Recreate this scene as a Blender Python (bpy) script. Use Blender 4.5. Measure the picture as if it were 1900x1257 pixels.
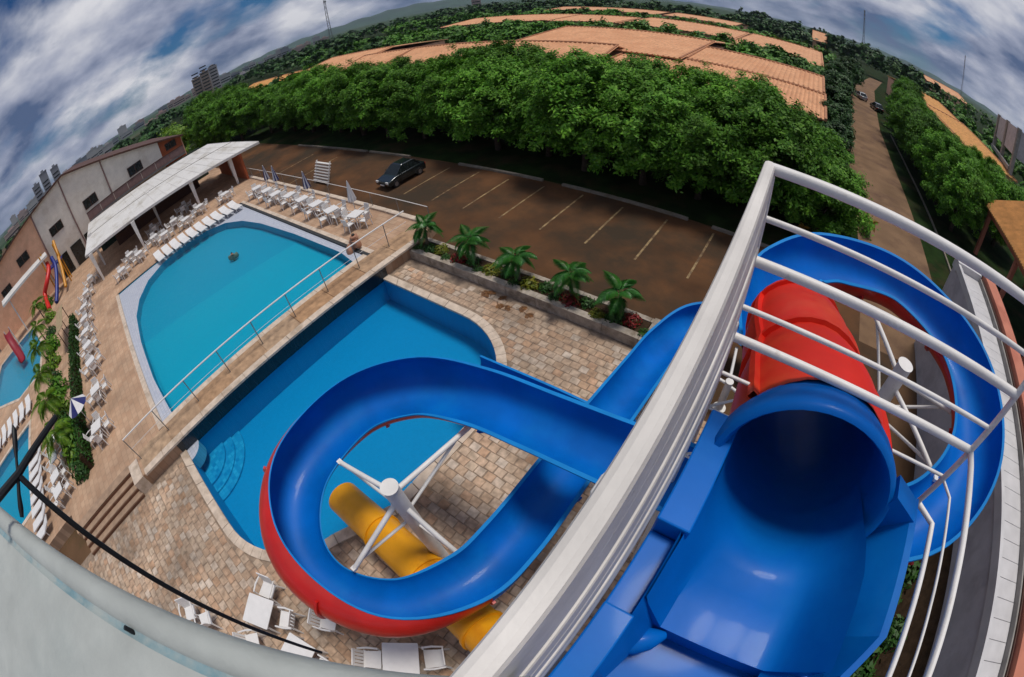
import bpy, bmesh, math, random
import numpy as np
from mathutils import Vector, Matrix

for o in list(bpy.data.objects):
    bpy.data.objects.remove(o)
SC = bpy.context.scene
COL = SC.collection
R_ = math.radians
random.seed(7)

# ------------------------------------------------------------------ camera (a 15 mm fisheye, pitched down)
CAM_H = 11.0
cd = bpy.data.cameras.new('camera')
cd.lens = 16
cd.sensor_width = 36
cd.type = 'PANO'
cd.panorama_type = 'FISHEYE_EQUISOLID'
cd.fisheye_lens = 36 * 827.93 / 1900
cd.fisheye_fov = R_(220)
cd.clip_start = 0.02
cd.clip_end = 20000
cam = bpy.data.objects.new('camera', cd)
COL.objects.link(cam)
_R = [[0.799, 0.365, -0.478], [0.594, -0.606, 0.529], [-0.097, -0.707, -0.701]]
_m = Matrix(((_R[0][0], -_R[0][1], -_R[0][2]), (_R[1][0], -_R[1][1], -_R[1][2]), (_R[2][0], -_R[2][1], -_R[2][2])))
cam.matrix_world = Matrix.Translation((0, 0, CAM_H)) @ _m.to_quaternion().to_matrix().to_4x4()
SC.camera = cam

# ------------------------------------------------------------------ sky and sun
SUN_EL, SUN_AZ = 74.0, 62.0      # azimuth: degrees counter-clockwise from +x, where the sun stands
world = bpy.data.worlds.new('World')
SC.world = world
world.use_nodes = True
wt = world.node_tree
wt.nodes.clear()


def wn(kind, **kw):
    n = wt.nodes.new(kind)
    for k, v in kw.items():
        setattr(n, k, v)
    return n


def wmath(op, a, b=None, clamp=False):
    n = wn('ShaderNodeMath', operation=op, use_clamp=clamp)
    for i, v in enumerate((a, b)):
        if v is None:
            continue
        if isinstance(v, (int, float)):
            n.inputs[i].default_value = v
        else:
            wt.links.new(v, n.inputs[i])
    return n.outputs[0]


sky = wn('ShaderNodeTexSky', sky_type='NISHITA')
sky.sun_disc = False
sky.sun_elevation = R_(SUN_EL)
sky.sun_rotation = R_(90 - SUN_AZ)
sky.air_density = 1.0
sky.dust_density = 0.6
sky.ozone_density = 2.0
tc = wn('ShaderNodeTexCoord')
sep = wn('ShaderNodeSeparateXYZ')
wt.links.new(tc.outputs['Generated'], sep.inputs[0])
zc = wmath('ADD', wmath('MAXIMUM', sep.outputs[2], 0.0), 0.34)
cmb = wn('ShaderNodeCombineXYZ')
wt.links.new(wmath('DIVIDE', sep.outputs[0], zc), cmb.inputs[0])
wt.links.new(wmath('DIVIDE', sep.outputs[1], zc), cmb.inputs[1])
n1 = wn('ShaderNodeTexNoise')
n1.inputs['Scale'].default_value = 1.35
n1.inputs['Detail'].default_value = 9
n1.inputs['Roughness'].default_value = 0.56
n1.inputs['Distortion'].default_value = 0.15
wt.links.new(cmb.outputs[0], n1.inputs['Vector'])
r1 = wn('ShaderNodeValToRGB')
r1.color_ramp.elements[0].position = 0.37
r1.color_ramp.elements[1].position = 0.50
wt.links.new(n1.outputs['Fac'], r1.inputs[0])
n2 = wn('ShaderNodeTexNoise')
n2.inputs['Scale'].default_value = 1.9
n2.inputs['Detail'].default_value = 7
n2.inputs['Roughness'].default_value = 0.52
mp = wn('ShaderNodeMapping')
mp.inputs['Location'].default_value = (3.7, 1.2, 5.0)
wt.links.new(cmb.outputs[0], mp.inputs['Vector'])
wt.links.new(mp.outputs[0], n2.inputs['Vector'])
r2 = wn('ShaderNodeValToRGB')
r2.color_ramp.elements[0].position = 0.37
r2.color_ramp.elements[0].color = (0.75, 1.15, 2.2, 1)
r2.color_ramp.elements[1].position = 0.50
r2.color_ramp.elements[1].color = (3.1, 3.4, 4.5, 1)
e3 = r2.color_ramp.elements.new(0.66)
e3.color = (6.8, 6.8, 7.2, 1)
wt.links.new(n2.outputs['Fac'], r2.inputs[0])
mx = wn('ShaderNodeMixRGB')
wt.links.new(r1.outputs[0], mx.inputs[0])
dk = wn('ShaderNodeMixRGB', blend_type='MULTIPLY')
dk.inputs[0].default_value = 1
dk.inputs[2].default_value = (0.10, 0.27, 0.46, 1)
wt.links.new(sky.outputs[0], dk.inputs[1])
wt.links.new(dk.outputs[0], mx.inputs[1])
wt.links.new(r2.outputs[0], mx.inputs[2])
bg = wn('ShaderNodeBackground')
bg.inputs['Strength'].default_value = 0.10
wt.links.new(mx.outputs[0], bg.inputs['Color'])
wo = wn('ShaderNodeOutputWorld')
wt.links.new(bg.outputs[0], wo.inputs['Surface'])

sd = bpy.data.lights.new('sun', 'SUN')
sd.energy = 2.5
sd.angle = R_(15)
sd.color = (1.0, 0.95, 0.88)
sun = bpy.data.objects.new('sun', sd)
COL.objects.link(sun)
sv = Vector((math.cos(R_(SUN_EL)) * math.cos(R_(SUN_AZ)), math.cos(R_(SUN_EL)) * math.sin(R_(SUN_AZ)), math.sin(R_(SUN_EL))))
sun.rotation_euler = sv.to_track_quat('Z', 'Y').to_euler()
SC.view_settings.view_transform = 'Standard'
SC.view_settings.look = 'None'
SC.view_settings.exposure = 0.0
SC.view_settings.gamma = 1.0
SC.view_settings.use_curve_mapping = False
SC.cycles.use_denoising = True
SC.cycles.use_adaptive_sampling = True
SC.cycles.adaptive_threshold = 0.02
SC.cycles.max_bounces = 4
SC.cycles.diffuse_bounces = 2
SC.cycles.glossy_bounces = 2
SC.cycles.transparent_max_bounces = 12
SC.cycles.sample_clamp_indirect = 6.0

# ------------------------------------------------------------------ materials
MATS = {}


def mat(name, col, rough=0.6, var=0.15, scale=4.0, bump=0.0, bscale=30.0, spec=0.5, coat=0.0, stain=None, stscale=1.0, stpos=(0.5, 0.65), metal=0.0):
    """principled paint with a little colour variation, optional stain colour and fine relief"""
    m = bpy.data.materials.new(name)
    m.use_nodes = True
    nt = m.node_tree
    b = nt.nodes['Principled BSDF']
    b.inputs['Roughness'].default_value = rough
    b.inputs['Specular IOR Level'].default_value = spec
    b.inputs['Metallic'].default_value = metal
    b.inputs['Coat Weight'].default_value = coat
    b.inputs['Coat Roughness'].default_value = 0.08
    t = nt.nodes.new('ShaderNodeTexCoord')
    no = nt.nodes.new('ShaderNodeTexNoise')
    no.inputs['Scale'].default_value = scale
    no.inputs['Detail'].default_value = 6
    nt.links.new(t.outputs['Object'], no.inputs['Vector'])
    rp = nt.nodes.new('ShaderNodeValToRGB')
    rp.color_ramp.elements[0].position = 0.3
    rp.color_ramp.elements[1].position = 0.7
    rp.color_ramp.elements[0].color = tuple(c * (1 - var) for c in col) + (1,)
    rp.color_ramp.elements[1].color = tuple(min(1, c * (1 + var)) for c in col) + (1,)
    nt.links.new(no.outputs['Fac'], rp.inputs[0])
    out = rp.outputs[0]
    if stain:
        n3 = nt.nodes.new('ShaderNodeTexNoise')
        n3.inputs['Scale'].default_value = stscale
        n3.inputs['Detail'].default_value = 8
        n3.inputs['Roughness'].default_value = 0.65
        nt.links.new(t.outputs['Object'], n3.inputs['Vector'])
        rs = nt.nodes.new('ShaderNodeValToRGB')
        rs.color_ramp.elements[0].position = stpos[0]
        rs.color_ramp.elements[1].position = stpos[1]
        nt.links.new(n3.outputs['Fac'], rs.inputs[0])
        mxx = nt.nodes.new('ShaderNodeMixRGB')
        nt.links.new(rs.outputs[0], mxx.inputs[0])
        nt.links.new(out, mxx.inputs[1])
        mxx.inputs[2].default_value = tuple(stain) + (1,)
        out = mxx.outputs[0]
    nt.links.new(out, b.inputs['Base Color'])
    if bump:
        nb = nt.nodes.new('ShaderNodeTexNoise')
        nb.inputs['Scale'].default_value = bscale
        nb.inputs['Detail'].default_value = 5
        nt.links.new(t.outputs['Object'], nb.inputs['Vector'])
        bm_ = nt.nodes.new('ShaderNodeBump')
        bm_.inputs['Strength'].default_value = bump
        bm_.inputs['Distance'].default_value = 0.02
        nt.links.new(nb.outputs['Fac'], bm_.inputs['Height'])
        nt.links.new(bm_.outputs[0], b.inputs['Normal'])
    MATS[name] = m
    return m


def palette_mat(name, cols, rough=0.8, island=True, noise=0.25, nscale=6.0, trans=0.0, spec=0.3, wear=None, tone=0.0):
    """one colour of a palette per piece (random per object and per loose piece) with grain over it"""
    m = bpy.data.materials.new(name)
    m.use_nodes = True
    nt = m.node_tree
    b = nt.nodes['Principled BSDF']
    b.inputs['Roughness'].default_value = rough
    b.inputs['Specular IOR Level'].default_value = spec
    oi = nt.nodes.new('ShaderNodeObjectInfo')
    ad = nt.nodes.new('ShaderNodeMath')
    ad.operation = 'ADD'
    nt.links.new(oi.outputs['Random'], ad.inputs[0])
    if island:
        ge = nt.nodes.new('ShaderNodeNewGeometry')
        nt.links.new(ge.outputs['Random Per Island'], ad.inputs[1])
    fr = nt.nodes.new('ShaderNodeMath')
    fr.operation = 'FRACT'
    nt.links.new(ad.outputs[0], fr.inputs[0])
    rp = nt.nodes.new('ShaderNodeValToRGB')
    el = rp.color_ramp.elements
    while len(el) < len(cols):
        el.new(0.5)
    for i, c in enumerate(cols):
        el[i].position = i / (len(cols) - 1)
        el[i].color = tuple(c) + (1,)
    nt.links.new(fr.outputs[0], rp.inputs[0])
    t = nt.nodes.new('ShaderNodeTexCoord')
    no = nt.nodes.new('ShaderNodeTexNoise')
    no.inputs['Scale'].default_value = nscale
    no.inputs['Detail'].default_value = 6
    nt.links.new(t.outputs['Object'], no.inputs['Vector'])
    mr = nt.nodes.new('ShaderNodeMapRange')
    mr.inputs[1].default_value = 0.3
    mr.inputs[2].default_value = 0.7
    mr.inputs[3].default_value = 1 - noise
    mr.inputs[4].default_value = 1 + noise
    nt.links.new(no.outputs['Fac'], mr.inputs[0])
    fac = mr.outputs[0]
    if tone:
        q1 = nt.nodes.new('ShaderNodeMath')
        q1.operation = 'MULTIPLY'
        q1.inputs[1].default_value = 7.31
        nt.links.new(oi.outputs['Random'], q1.inputs[0])
        q2 = nt.nodes.new('ShaderNodeMath')
        q2.operation = 'FRACT'
        nt.links.new(q1.outputs[0], q2.inputs[0])
        q3 = nt.nodes.new('ShaderNodeMapRange')
        q3.inputs[3].default_value = 1 - tone
        q3.inputs[4].default_value = 1 + tone
        nt.links.new(q2.outputs[0], q3.inputs[0])
        q4 = nt.nodes.new('ShaderNodeMath')
        q4.operation = 'MULTIPLY'
        nt.links.new(fac, q4.inputs[0])
        nt.links.new(q3.outputs[0], q4.inputs[1])
        fac = q4.outputs[0]
    if wear:
        gp_ = nt.nodes.new('ShaderNodeNewGeometry')
        n4 = nt.nodes.new('ShaderNodeTexNoise')
        n4.inputs['Scale'].default_value = wear
        n4.inputs['Detail'].default_value = 5
        nt.links.new(gp_.outputs['Position'], n4.inputs['Vector'])
        m4 = nt.nodes.new('ShaderNodeMapRange')
        m4.inputs[1].default_value = 0.35
        m4.inputs[2].default_value = 0.65
        m4.inputs[3].default_value = 0.62
        m4.inputs[4].default_value = 1.18
        nt.links.new(n4.outputs['Fac'], m4.inputs[0])
        m5 = nt.nodes.new('ShaderNodeMath')
        m5.operation = 'MULTIPLY'
        nt.links.new(fac, m5.inputs[0])
        nt.links.new(m4.outputs[0], m5.inputs[1])
        fac = m5.outputs[0]
    mu = nt.nodes.new('ShaderNodeVectorMath')
    mu.operation = 'SCALE'
    nt.links.new(rp.outputs[0], mu.inputs[0])
    nt.links.new(fac, mu.inputs['Scale'])
    nt.links.new(mu.outputs[0], b.inputs['Base Color'])
    if trans:
        tr = nt.nodes.new('ShaderNodeBsdfTranslucent')
        nt.links.new(mu.outputs[0], tr.inputs['Color'])
        ms = nt.nodes.new('ShaderNodeMixShader')
        ms.inputs[0].default_value = trans
        nt.links.new(b.outputs[0], ms.inputs[1])
        nt.links.new(tr.outputs[0], ms.inputs[2])
        nt.links.new(ms.outputs[0], nt.nodes['Material Output'].inputs[0])
    MATS[name] = m
    return m


def water_mat(name, tint, ripple=0.25, rscale=2.2):
    m = bpy.data.materials.new(name)
    m.use_nodes = True
    nt = m.node_tree
    nt.nodes.remove(nt.nodes['Principled BSDF'])
    tr = nt.nodes.new('ShaderNodeBsdfTransparent')
    tr.inputs[0].default_value = tuple(tint) + (1,)
    gl = nt.nodes.new('ShaderNodeBsdfGlossy')
    gl.inputs['Roughness'].default_value = 0.04
    fr = nt.nodes.new('ShaderNodeFresnel')
    fr.inputs[0].default_value = 1.20
    t = nt.nodes.new('ShaderNodeTexCoord')
    no = nt.nodes.new('ShaderNodeTexNoise')
    no.inputs['Scale'].default_value = rscale
    no.inputs['Detail'].default_value = 4
    nt.links.new(t.outputs['Object'], no.inputs['Vector'])
    bu = nt.nodes.new('ShaderNodeBump')
    bu.inputs['Strength'].default_value = ripple
    bu.inputs['Distance'].default_value = 0.06
    nt.links.new(no.outputs['Fac'], bu.inputs['Height'])
    nt.links.new(bu.outputs[0], fr.inputs['Normal'])
    nt.links.new(bu.outputs[0], gl.inputs['Normal'])
    ms = nt.nodes.new('ShaderNodeMixShader')
    nt.links.new(fr.outputs[0], ms.inputs[0])
    nt.links.new(tr.outputs[0], ms.inputs[1])
    nt.links.new(gl.outputs[0], ms.inputs[2])
    nt.links.new(ms.outputs[0], nt.nodes['Material Output'].inputs[0])
    MATS[name] = m
    return m


def tile_mat(name, a, b_, mortar, scale, rough=0.3, ms=0.04, var=0.6):
    """small mosaic tiles, too small to pick apart"""
    m = bpy.data.materials.new(name)
    m.use_nodes = True
    nt = m.node_tree
    b = nt.nodes['Principled BSDF']
    b.inputs['Roughness'].default_value = rough
    t = nt.nodes.new('ShaderNodeTexCoord')
    br = nt.nodes.new('ShaderNodeTexBrick')
    br.offset = 0
    br.inputs['Color1'].default_value = tuple(a) + (1,)
    br.inputs['Color2'].default_value = tuple(b_) + (1,)
    br.inputs['Mortar'].default_value = tuple(mortar) + (1,)
    br.inputs['Scale'].default_value = scale
    br.inputs['Mortar Size'].default_value = ms
    br.inputs['Brick Width'].default_value = 0.5
    br.inputs['Row Height'].default_value = 0.5
    nt.links.new(t.outputs['Object'], br.inputs['Vector'])
    nt.links.new(br.outputs[0], b.inputs['Base Color'])
    MATS[name] = m
    return m


def paved_mat(name, a, b_, mortar, scale):
    """flat stone paving seen from too far to pick the stones apart"""
    m = tile_mat(name, a, b_, mortar, scale, 0.9, 0.025)
    nt = m.node_tree
    br = [n for n in nt.nodes if n.type == 'TEX_BRICK'][0]
    br.offset = 0.5
    br.inputs['Brick Width'].default_value = 0.62
    b = nt.nodes['Principled BSDF']
    t = [n for n in nt.nodes if n.type == 'TEX_COORD'][0]
    no = nt.nodes.new('ShaderNodeTexNoise')
    no.inputs['Scale'].default_value = 0.7
    no.inputs['Detail'].default_value = 7
    nt.links.new(t.outputs['Object'], no.inputs['Vector'])
    mr = nt.nodes.new('ShaderNodeMapRange')
    mr.inputs[1].default_value = 0.3
    mr.inputs[2].default_value = 0.7
    mr.inputs[3].default_value = 0.72
    mr.inputs[4].default_value = 1.12
    nt.links.new(no.outputs['Fac'], mr.inputs[0])
    mu = nt.nodes.new('ShaderNodeVectorMath')
    mu.operation = 'SCALE'
    nt.links.new(br.outputs[0], mu.inputs[0])
    nt.links.new(mr.outputs[0], mu.inputs['Scale'])
    nt.links.new(mu.outputs[0], b.inputs['Base Color'])
    return m


mat('earth', (0.105, 0.058, 0.030), 0.95, 0.35, 0.35, 0.5, 8, 0.2, stain=(0.035, 0.045, 0.018), stscale=0.12)
mat('asphalt', (0.098, 0.043, 0.016), 0.9, 0.35, 0.5, 0.3, 14, 0.3, stain=(0.040, 0.026, 0.014), stscale=0.22, stpos=(0.42, 0.62))
mat('road_dirt', (0.19, 0.115, 0.065), 0.95, 0.25, 0.4, 0.4, 9, 0.2, stain=(0.12, 0.07, 0.045), stscale=0.25)
mat('line_paint', (0.28, 0.19, 0.085), 0.7, 0.35, 6, stain=(0.09, 0.045, 0.018), stscale=2.5, stpos=(0.42, 0.62))
mat('kerb_white', (0.22, 0.19, 0.15), 0.8, 0.25, 3, 0.3, stain=(0.15, 0.12, 0.08), stscale=1.5)
mat('mortar', (0.26, 0.19, 0.135), 0.95, 0.3, 5, 0.3)
palette_mat('paver', [(0.45, 0.305, 0.205), (0.46, 0.345, 0.25), (0.40, 0.25, 0.155), (0.46, 0.35, 0.255), (0.44, 0.275, 0.175), (0.45, 0.325, 0.23), (0.50, 0.41, 0.33), (0.42, 0.29, 0.195)], 0.85, noise=0.3, nscale=5, wear=0.45)
paved_mat('upper_deck', (0.52, 0.345, 0.225), (0.45, 0.275, 0.17), (0.38, 0.245, 0.155), 1.55)
palette_mat('walk_slab', [(0.42, 0.23, 0.11), (0.36, 0.24, 0.15), (0.44, 0.30, 0.19), (0.33, 0.19, 0.10)], 0.85, noise=0.3, nscale=3)
mat('coping', (0.58, 0.47, 0.37), 0.8, 0.15, 4, 0.2, 20, stain=(0.40, 0.31, 0.23), stscale=1.2)
mat('planter_stone', (0.36, 0.31, 0.255), 0.9, 0.22, 5, 0.6, 18, 0.2, stain=(0.19, 0.15, 0.11), stscale=1.6)
mat('soil', (0.045, 0.028, 0.016), 1.0, 0.3, 6, 0.8, 20, 0.1)
tile_mat('dark_tile', (0.003, 0.010, 0.020), (0.005, 0.018, 0.030), (0.012, 0.025, 0.032), 9, 0.25)
tile_mat('basin_blue', (0.001, 0.29, 0.51), (0.002, 0.31, 0.54), (0.004, 0.32, 0.54), 5, 0.5, 0.02)
tile_mat('basin_cyan', (0.003, 0.30, 0.44), (0.004, 0.32, 0.46), (0.008, 0.33, 0.47), 5, 0.5, 0.02)
tile_mat('basin_light', (0.006, 0.345, 0.47), (0.008, 0.365, 0.49), (0.014, 0.375, 0.50), 5, 0.5, 0.02)
tile_mat('ledge_tile', (0.50, 0.52, 0.58), (0.42, 0.45, 0.53), (0.36, 0.38, 0.42), 3, 0.5, 0.03)
tile_mat('mosaic_step', (0.08, 0.44, 0.62), (0.002, 0.24, 0.46), (0.01, 0.33, 0.53), 2.6, 0.5, 0.05)
water_mat('water_upper', (0.55, 0.93, 0.98), 0.5, 5.0)
water_mat('water_lower', (0.40, 0.84, 0.95), 0.55, 4.0)
mat('fibre_blue', (0.0004, 0.120, 0.48), 0.42, 0.16, 1.2, 0.04, 9, spec=0.12, coat=0.05, stain=(0.002, 0.165, 0.52), stscale=0.7, stpos=(0.48, 0.75))
mat('fibre_blue_rim', (0.003, 0.20, 0.55), 0.6, 0.12, 2, spec=0.2)  # lighter than the channel blue: edge sheen put into the rim colour
mat('fibre_red', (0.50, 0.010, 0.006), 0.42, 0.18, 1.5, coat=0.2)
mat('fibre_orange_red', (0.58, 0.014, 0.004), 0.5, 0.22, 1.2, spec=0.3, coat=0.05, stain=(0.58, 0.045, 0.012), stscale=0.9)
mat('fibre_yellow', (0.82, 0.36, 0.008), 0.45, 0.10, 1.2, spec=0.3, coat=0.08, stain=(0.66, 0.25, 0.01), stscale=0.7)
mat('white_paint', (0.74, 0.71, 0.67), 0.5, 0.10, 3, 0.08, 30, stain=(0.42, 0.37, 0.31), stscale=6.0, stpos=(0.60, 0.78))
mat('white_paint_dirty', (0.66, 0.62, 0.57), 0.6, 0.16, 3, 0.15, 30, stain=(0.20, 0.15, 0.11), stscale=11.0, stpos=(0.66, 0.74))
mat('parapet_white', (0.38, 0.40, 0.375), 0.65, 0.10, 5, 0.2, 24, stain=(0.28, 0.315, 0.30), stscale=1.1, stpos=(0.5, 0.8))
mat('parapet_blue', (0.17, 0.29, 0.33), 0.6, 0.2, 5, stain=(0.33, 0.37, 0.355), stscale=3, stpos=(0.4, 0.55))
mat('dark_joint', (0.03, 0.032, 0.034), 0.8, 0.3, 8)
mat('plastic_white', (0.72, 0.70, 0.68), 0.42, 0.05, 5)
mat('canopy_white', (0.66, 0.64, 0.61), 0.6, 0.08, 1.2, 0.05, stain=(0.48, 0.45, 0.40), stscale=0.6)
mat('black_steel', (0.006, 0.007, 0.009), 0.5, 0.3, 8, spec=0.4)
mat('grey_steel', (0.22, 0.22, 0.22), 0.45, 0.15, 6, metal=0.4)
mat('wall_white', (0.80, 0.73, 0.63), 0.85, 0.08, 1.2, 0.1, 20, stain=(0.68, 0.60, 0.50), stscale=0.5)
mat('wall_peach', (0.80, 0.46, 0.29), 0.85, 0.1, 1.2, stain=(0.72, 0.39, 0.24), stscale=0.7)
mat('wall_rust', (0.40, 0.10, 0.035), 0.85, 0.15, 1.2)
mat('balcony_mauve', (0.26, 0.155, 0.135), 0.8, 0.15, 3)
mat('brown_trim', (0.085, 0.034, 0.02), 0.7, 0.2, 5)
mat('glass_dark', (0.012, 0.016, 0.016), 0.15, 0.3, 3)
mat('salmon_wall', (0.50, 0.175, 0.105), 0.8, 0.1, 1.5, 0.1, stain=(0.40, 0.12, 0.07), stscale=0.6)
mat('rust_red', (0.36, 0.058, 0.018), 0.8, 0.12, 1.5)
mat('grass', (0.013, 0.028, 0.006), 1.0, 0.5, 0.8, 0.8, 12, 0.1, stain=(0.040, 0.032, 0.014), stscale=0.3)  # darkened green, roadside tree shade is part of this colour
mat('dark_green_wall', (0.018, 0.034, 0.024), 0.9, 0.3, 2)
mat('grey_wall', (0.48, 0.455, 0.465), 0.85, 0.1, 1.5, 0.1, stain=(0.38, 0.355, 0.365), stscale=0.8)
mat('roof_tile', (0.66, 0.35, 0.19), 0.85, 0.18, 1.4, 0.3, 10, 0.2, stain=(0.56, 0.27, 0.14), stscale=0.35, stpos=(0.45, 0.7))
mat('roof_tile_warm', (0.58, 0.29, 0.10), 0.85, 0.2, 1.4, 0.3, 10, 0.2)
mat('ridge_tile', (0.40, 0.18, 0.09), 0.85, 0.2, 2)
palette_mat('leaf_mango', [(0.046, 0.150, 0.010), (0.100, 0.250, 0.018), (0.028, 0.108, 0.007), (0.150, 0.320, 0.028), (0.062, 0.185, 0.012), (0.185, 0.340, 0.065)], 0.6, noise=0.4, nscale=0.6, spec=0.15, trans=0.18, tone=0.3)
palette_mat('leaf_dark', [(0.012, 0.045, 0.007), (0.026, 0.085, 0.010), (0.036, 0.105, 0.014), (0.017, 0.060, 0.008)], 0.55, noise=0.35, nscale=0.2)
palette_mat('leaf_belt', [(0.030, 0.11, 0.007), (0.075, 0.20, 0.012), (0.045, 0.15, 0.010), (0.11, 0.22, 0.02)], 0.6, noise=0.5, nscale=0.10)
palette_mat('leaf_palm', [(0.030, 0.15, 0.020), (0.055, 0.21, 0.030), (0.018, 0.10, 0.014)], 0.4, noise=0.2, trans=0.2, spec=0.5)
palette_mat('leaf_yellow', [(0.20, 0.20, 0.015), (0.10, 0.15, 0.012), (0.26, 0.22, 0.03)], 0.5, noise=0.2, trans=0.2)
palette_mat('leaf_bright', [(0.11, 0.22, 0.012), (0.17, 0.28, 0.02), (0.06, 0.17, 0.012)], 0.5, noise=0.3, trans=0.2)
palette_mat('leaf_red', [(0.30, 0.018, 0.02), (0.18, 0.012, 0.012), (0.06, 0.07, 0.012)], 0.5, noise=0.2, trans=0.15)
palette_mat('leaf_dead', [(0.16, 0.065, 0.022), (0.10, 0.045, 0.018), (0.22, 0.10, 0.035)], 0.8, noise=0.3)
palette_mat('leaf_straw', [(0.40, 0.20, 0.035), (0.30, 0.17, 0.03), (0.20, 0.14, 0.02)], 0.7, noise=0.3, trans=0.1)
mat('bark', (0.075, 0.055, 0.04), 0.95, 0.35, 6, 0.8, 18, 0.1)
mat('palm_bark', (0.16, 0.13, 0.095), 0.95, 0.3, 8, 0.6, 18, 0.1)
mat('car_black', (0.008, 0.013, 0.014), 0.25, 0.1, 2, coat=1.0)
mat('car_silver', (0.40, 0.41, 0.43), 0.3, 0.05, 2, coat=1.0, metal=0.3)
mat('car_white', (0.62, 0.62, 0.62), 0.3, 0.05, 2, coat=1.0)
mat('rubber', (0.012, 0.012, 0.012), 0.85, 0.2, 8)
mat('rim_metal', (0.38, 0.38, 0.39), 0.3, 0.1, 8, metal=0.8)
mat('lamp_glass', (0.75, 0.75, 0.72), 0.1, 0.05, 8)
mat('lamp_red', (0.45, 0.015, 0.012), 0.2, 0.05, 8)
mat('parasol_white', (0.68, 0.66, 0.66), 0.7, 0.06, 4)
mat('parasol_navy', (0.012, 0.016, 0.12), 0.7, 0.1, 4)
mat('play_red', (0.62, 0.020, 0.014), 0.4, 0.08, 3)
mat('play_maroon', (0.25, 0.010, 0.022), 0.4, 0.1, 3)
mat('play_blue', (0.012, 0.03, 0.22), 0.4, 0.08, 3)
mat('play_yellow', (0.62, 0.26, 0.012), 0.4, 0.08, 3)
mat('canvas_tan', (0.36, 0.27, 0.15), 0.8, 0.2, 4)
mat('skin', (0.36, 0.17, 0.10), 0.6, 0.06, 6)
mat('hair', (0.012, 0.009, 0.008), 0.6, 0.2, 20)
mat('swim_dark', (0.015, 0.016, 0.03), 0.7, 0.1, 8)
mat('city_pale', (0.40, 0.38, 0.38), 0.9, 0.1, 0.05)
mat('city_grey', (0.24, 0.25, 0.28), 0.9, 0.1, 0.05)
mat('city_rose', (0.42, 0.31, 0.28), 0.9, 0.1, 0.05)
mat('city_tan', (0.30, 0.23, 0.18), 0.9, 0.1, 0.05)
mat('hill', (0.028, 0.060, 0.030), 1.0, 0.35, 0.004, spec=0.1)
mat('plain', (0.030, 0.060, 0.026), 1.0, 0.4, 0.01, spec=0.1, stain=(0.075, 0.085, 0.05), stscale=0.005)
mat('step_edge', (0.14, 0.06, 0.03), 0.85, 0.2, 4)
mat('step_tread', (0.33, 0.22, 0.145), 0.9, 0.2, 3)
mat('concrete', (0.28, 0.26, 0.235), 0.9, 0.2, 2, 0.3)
mat('lead_strip', (0.56, 0.54, 0.53), 0.5, 0.1, 2)


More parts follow.
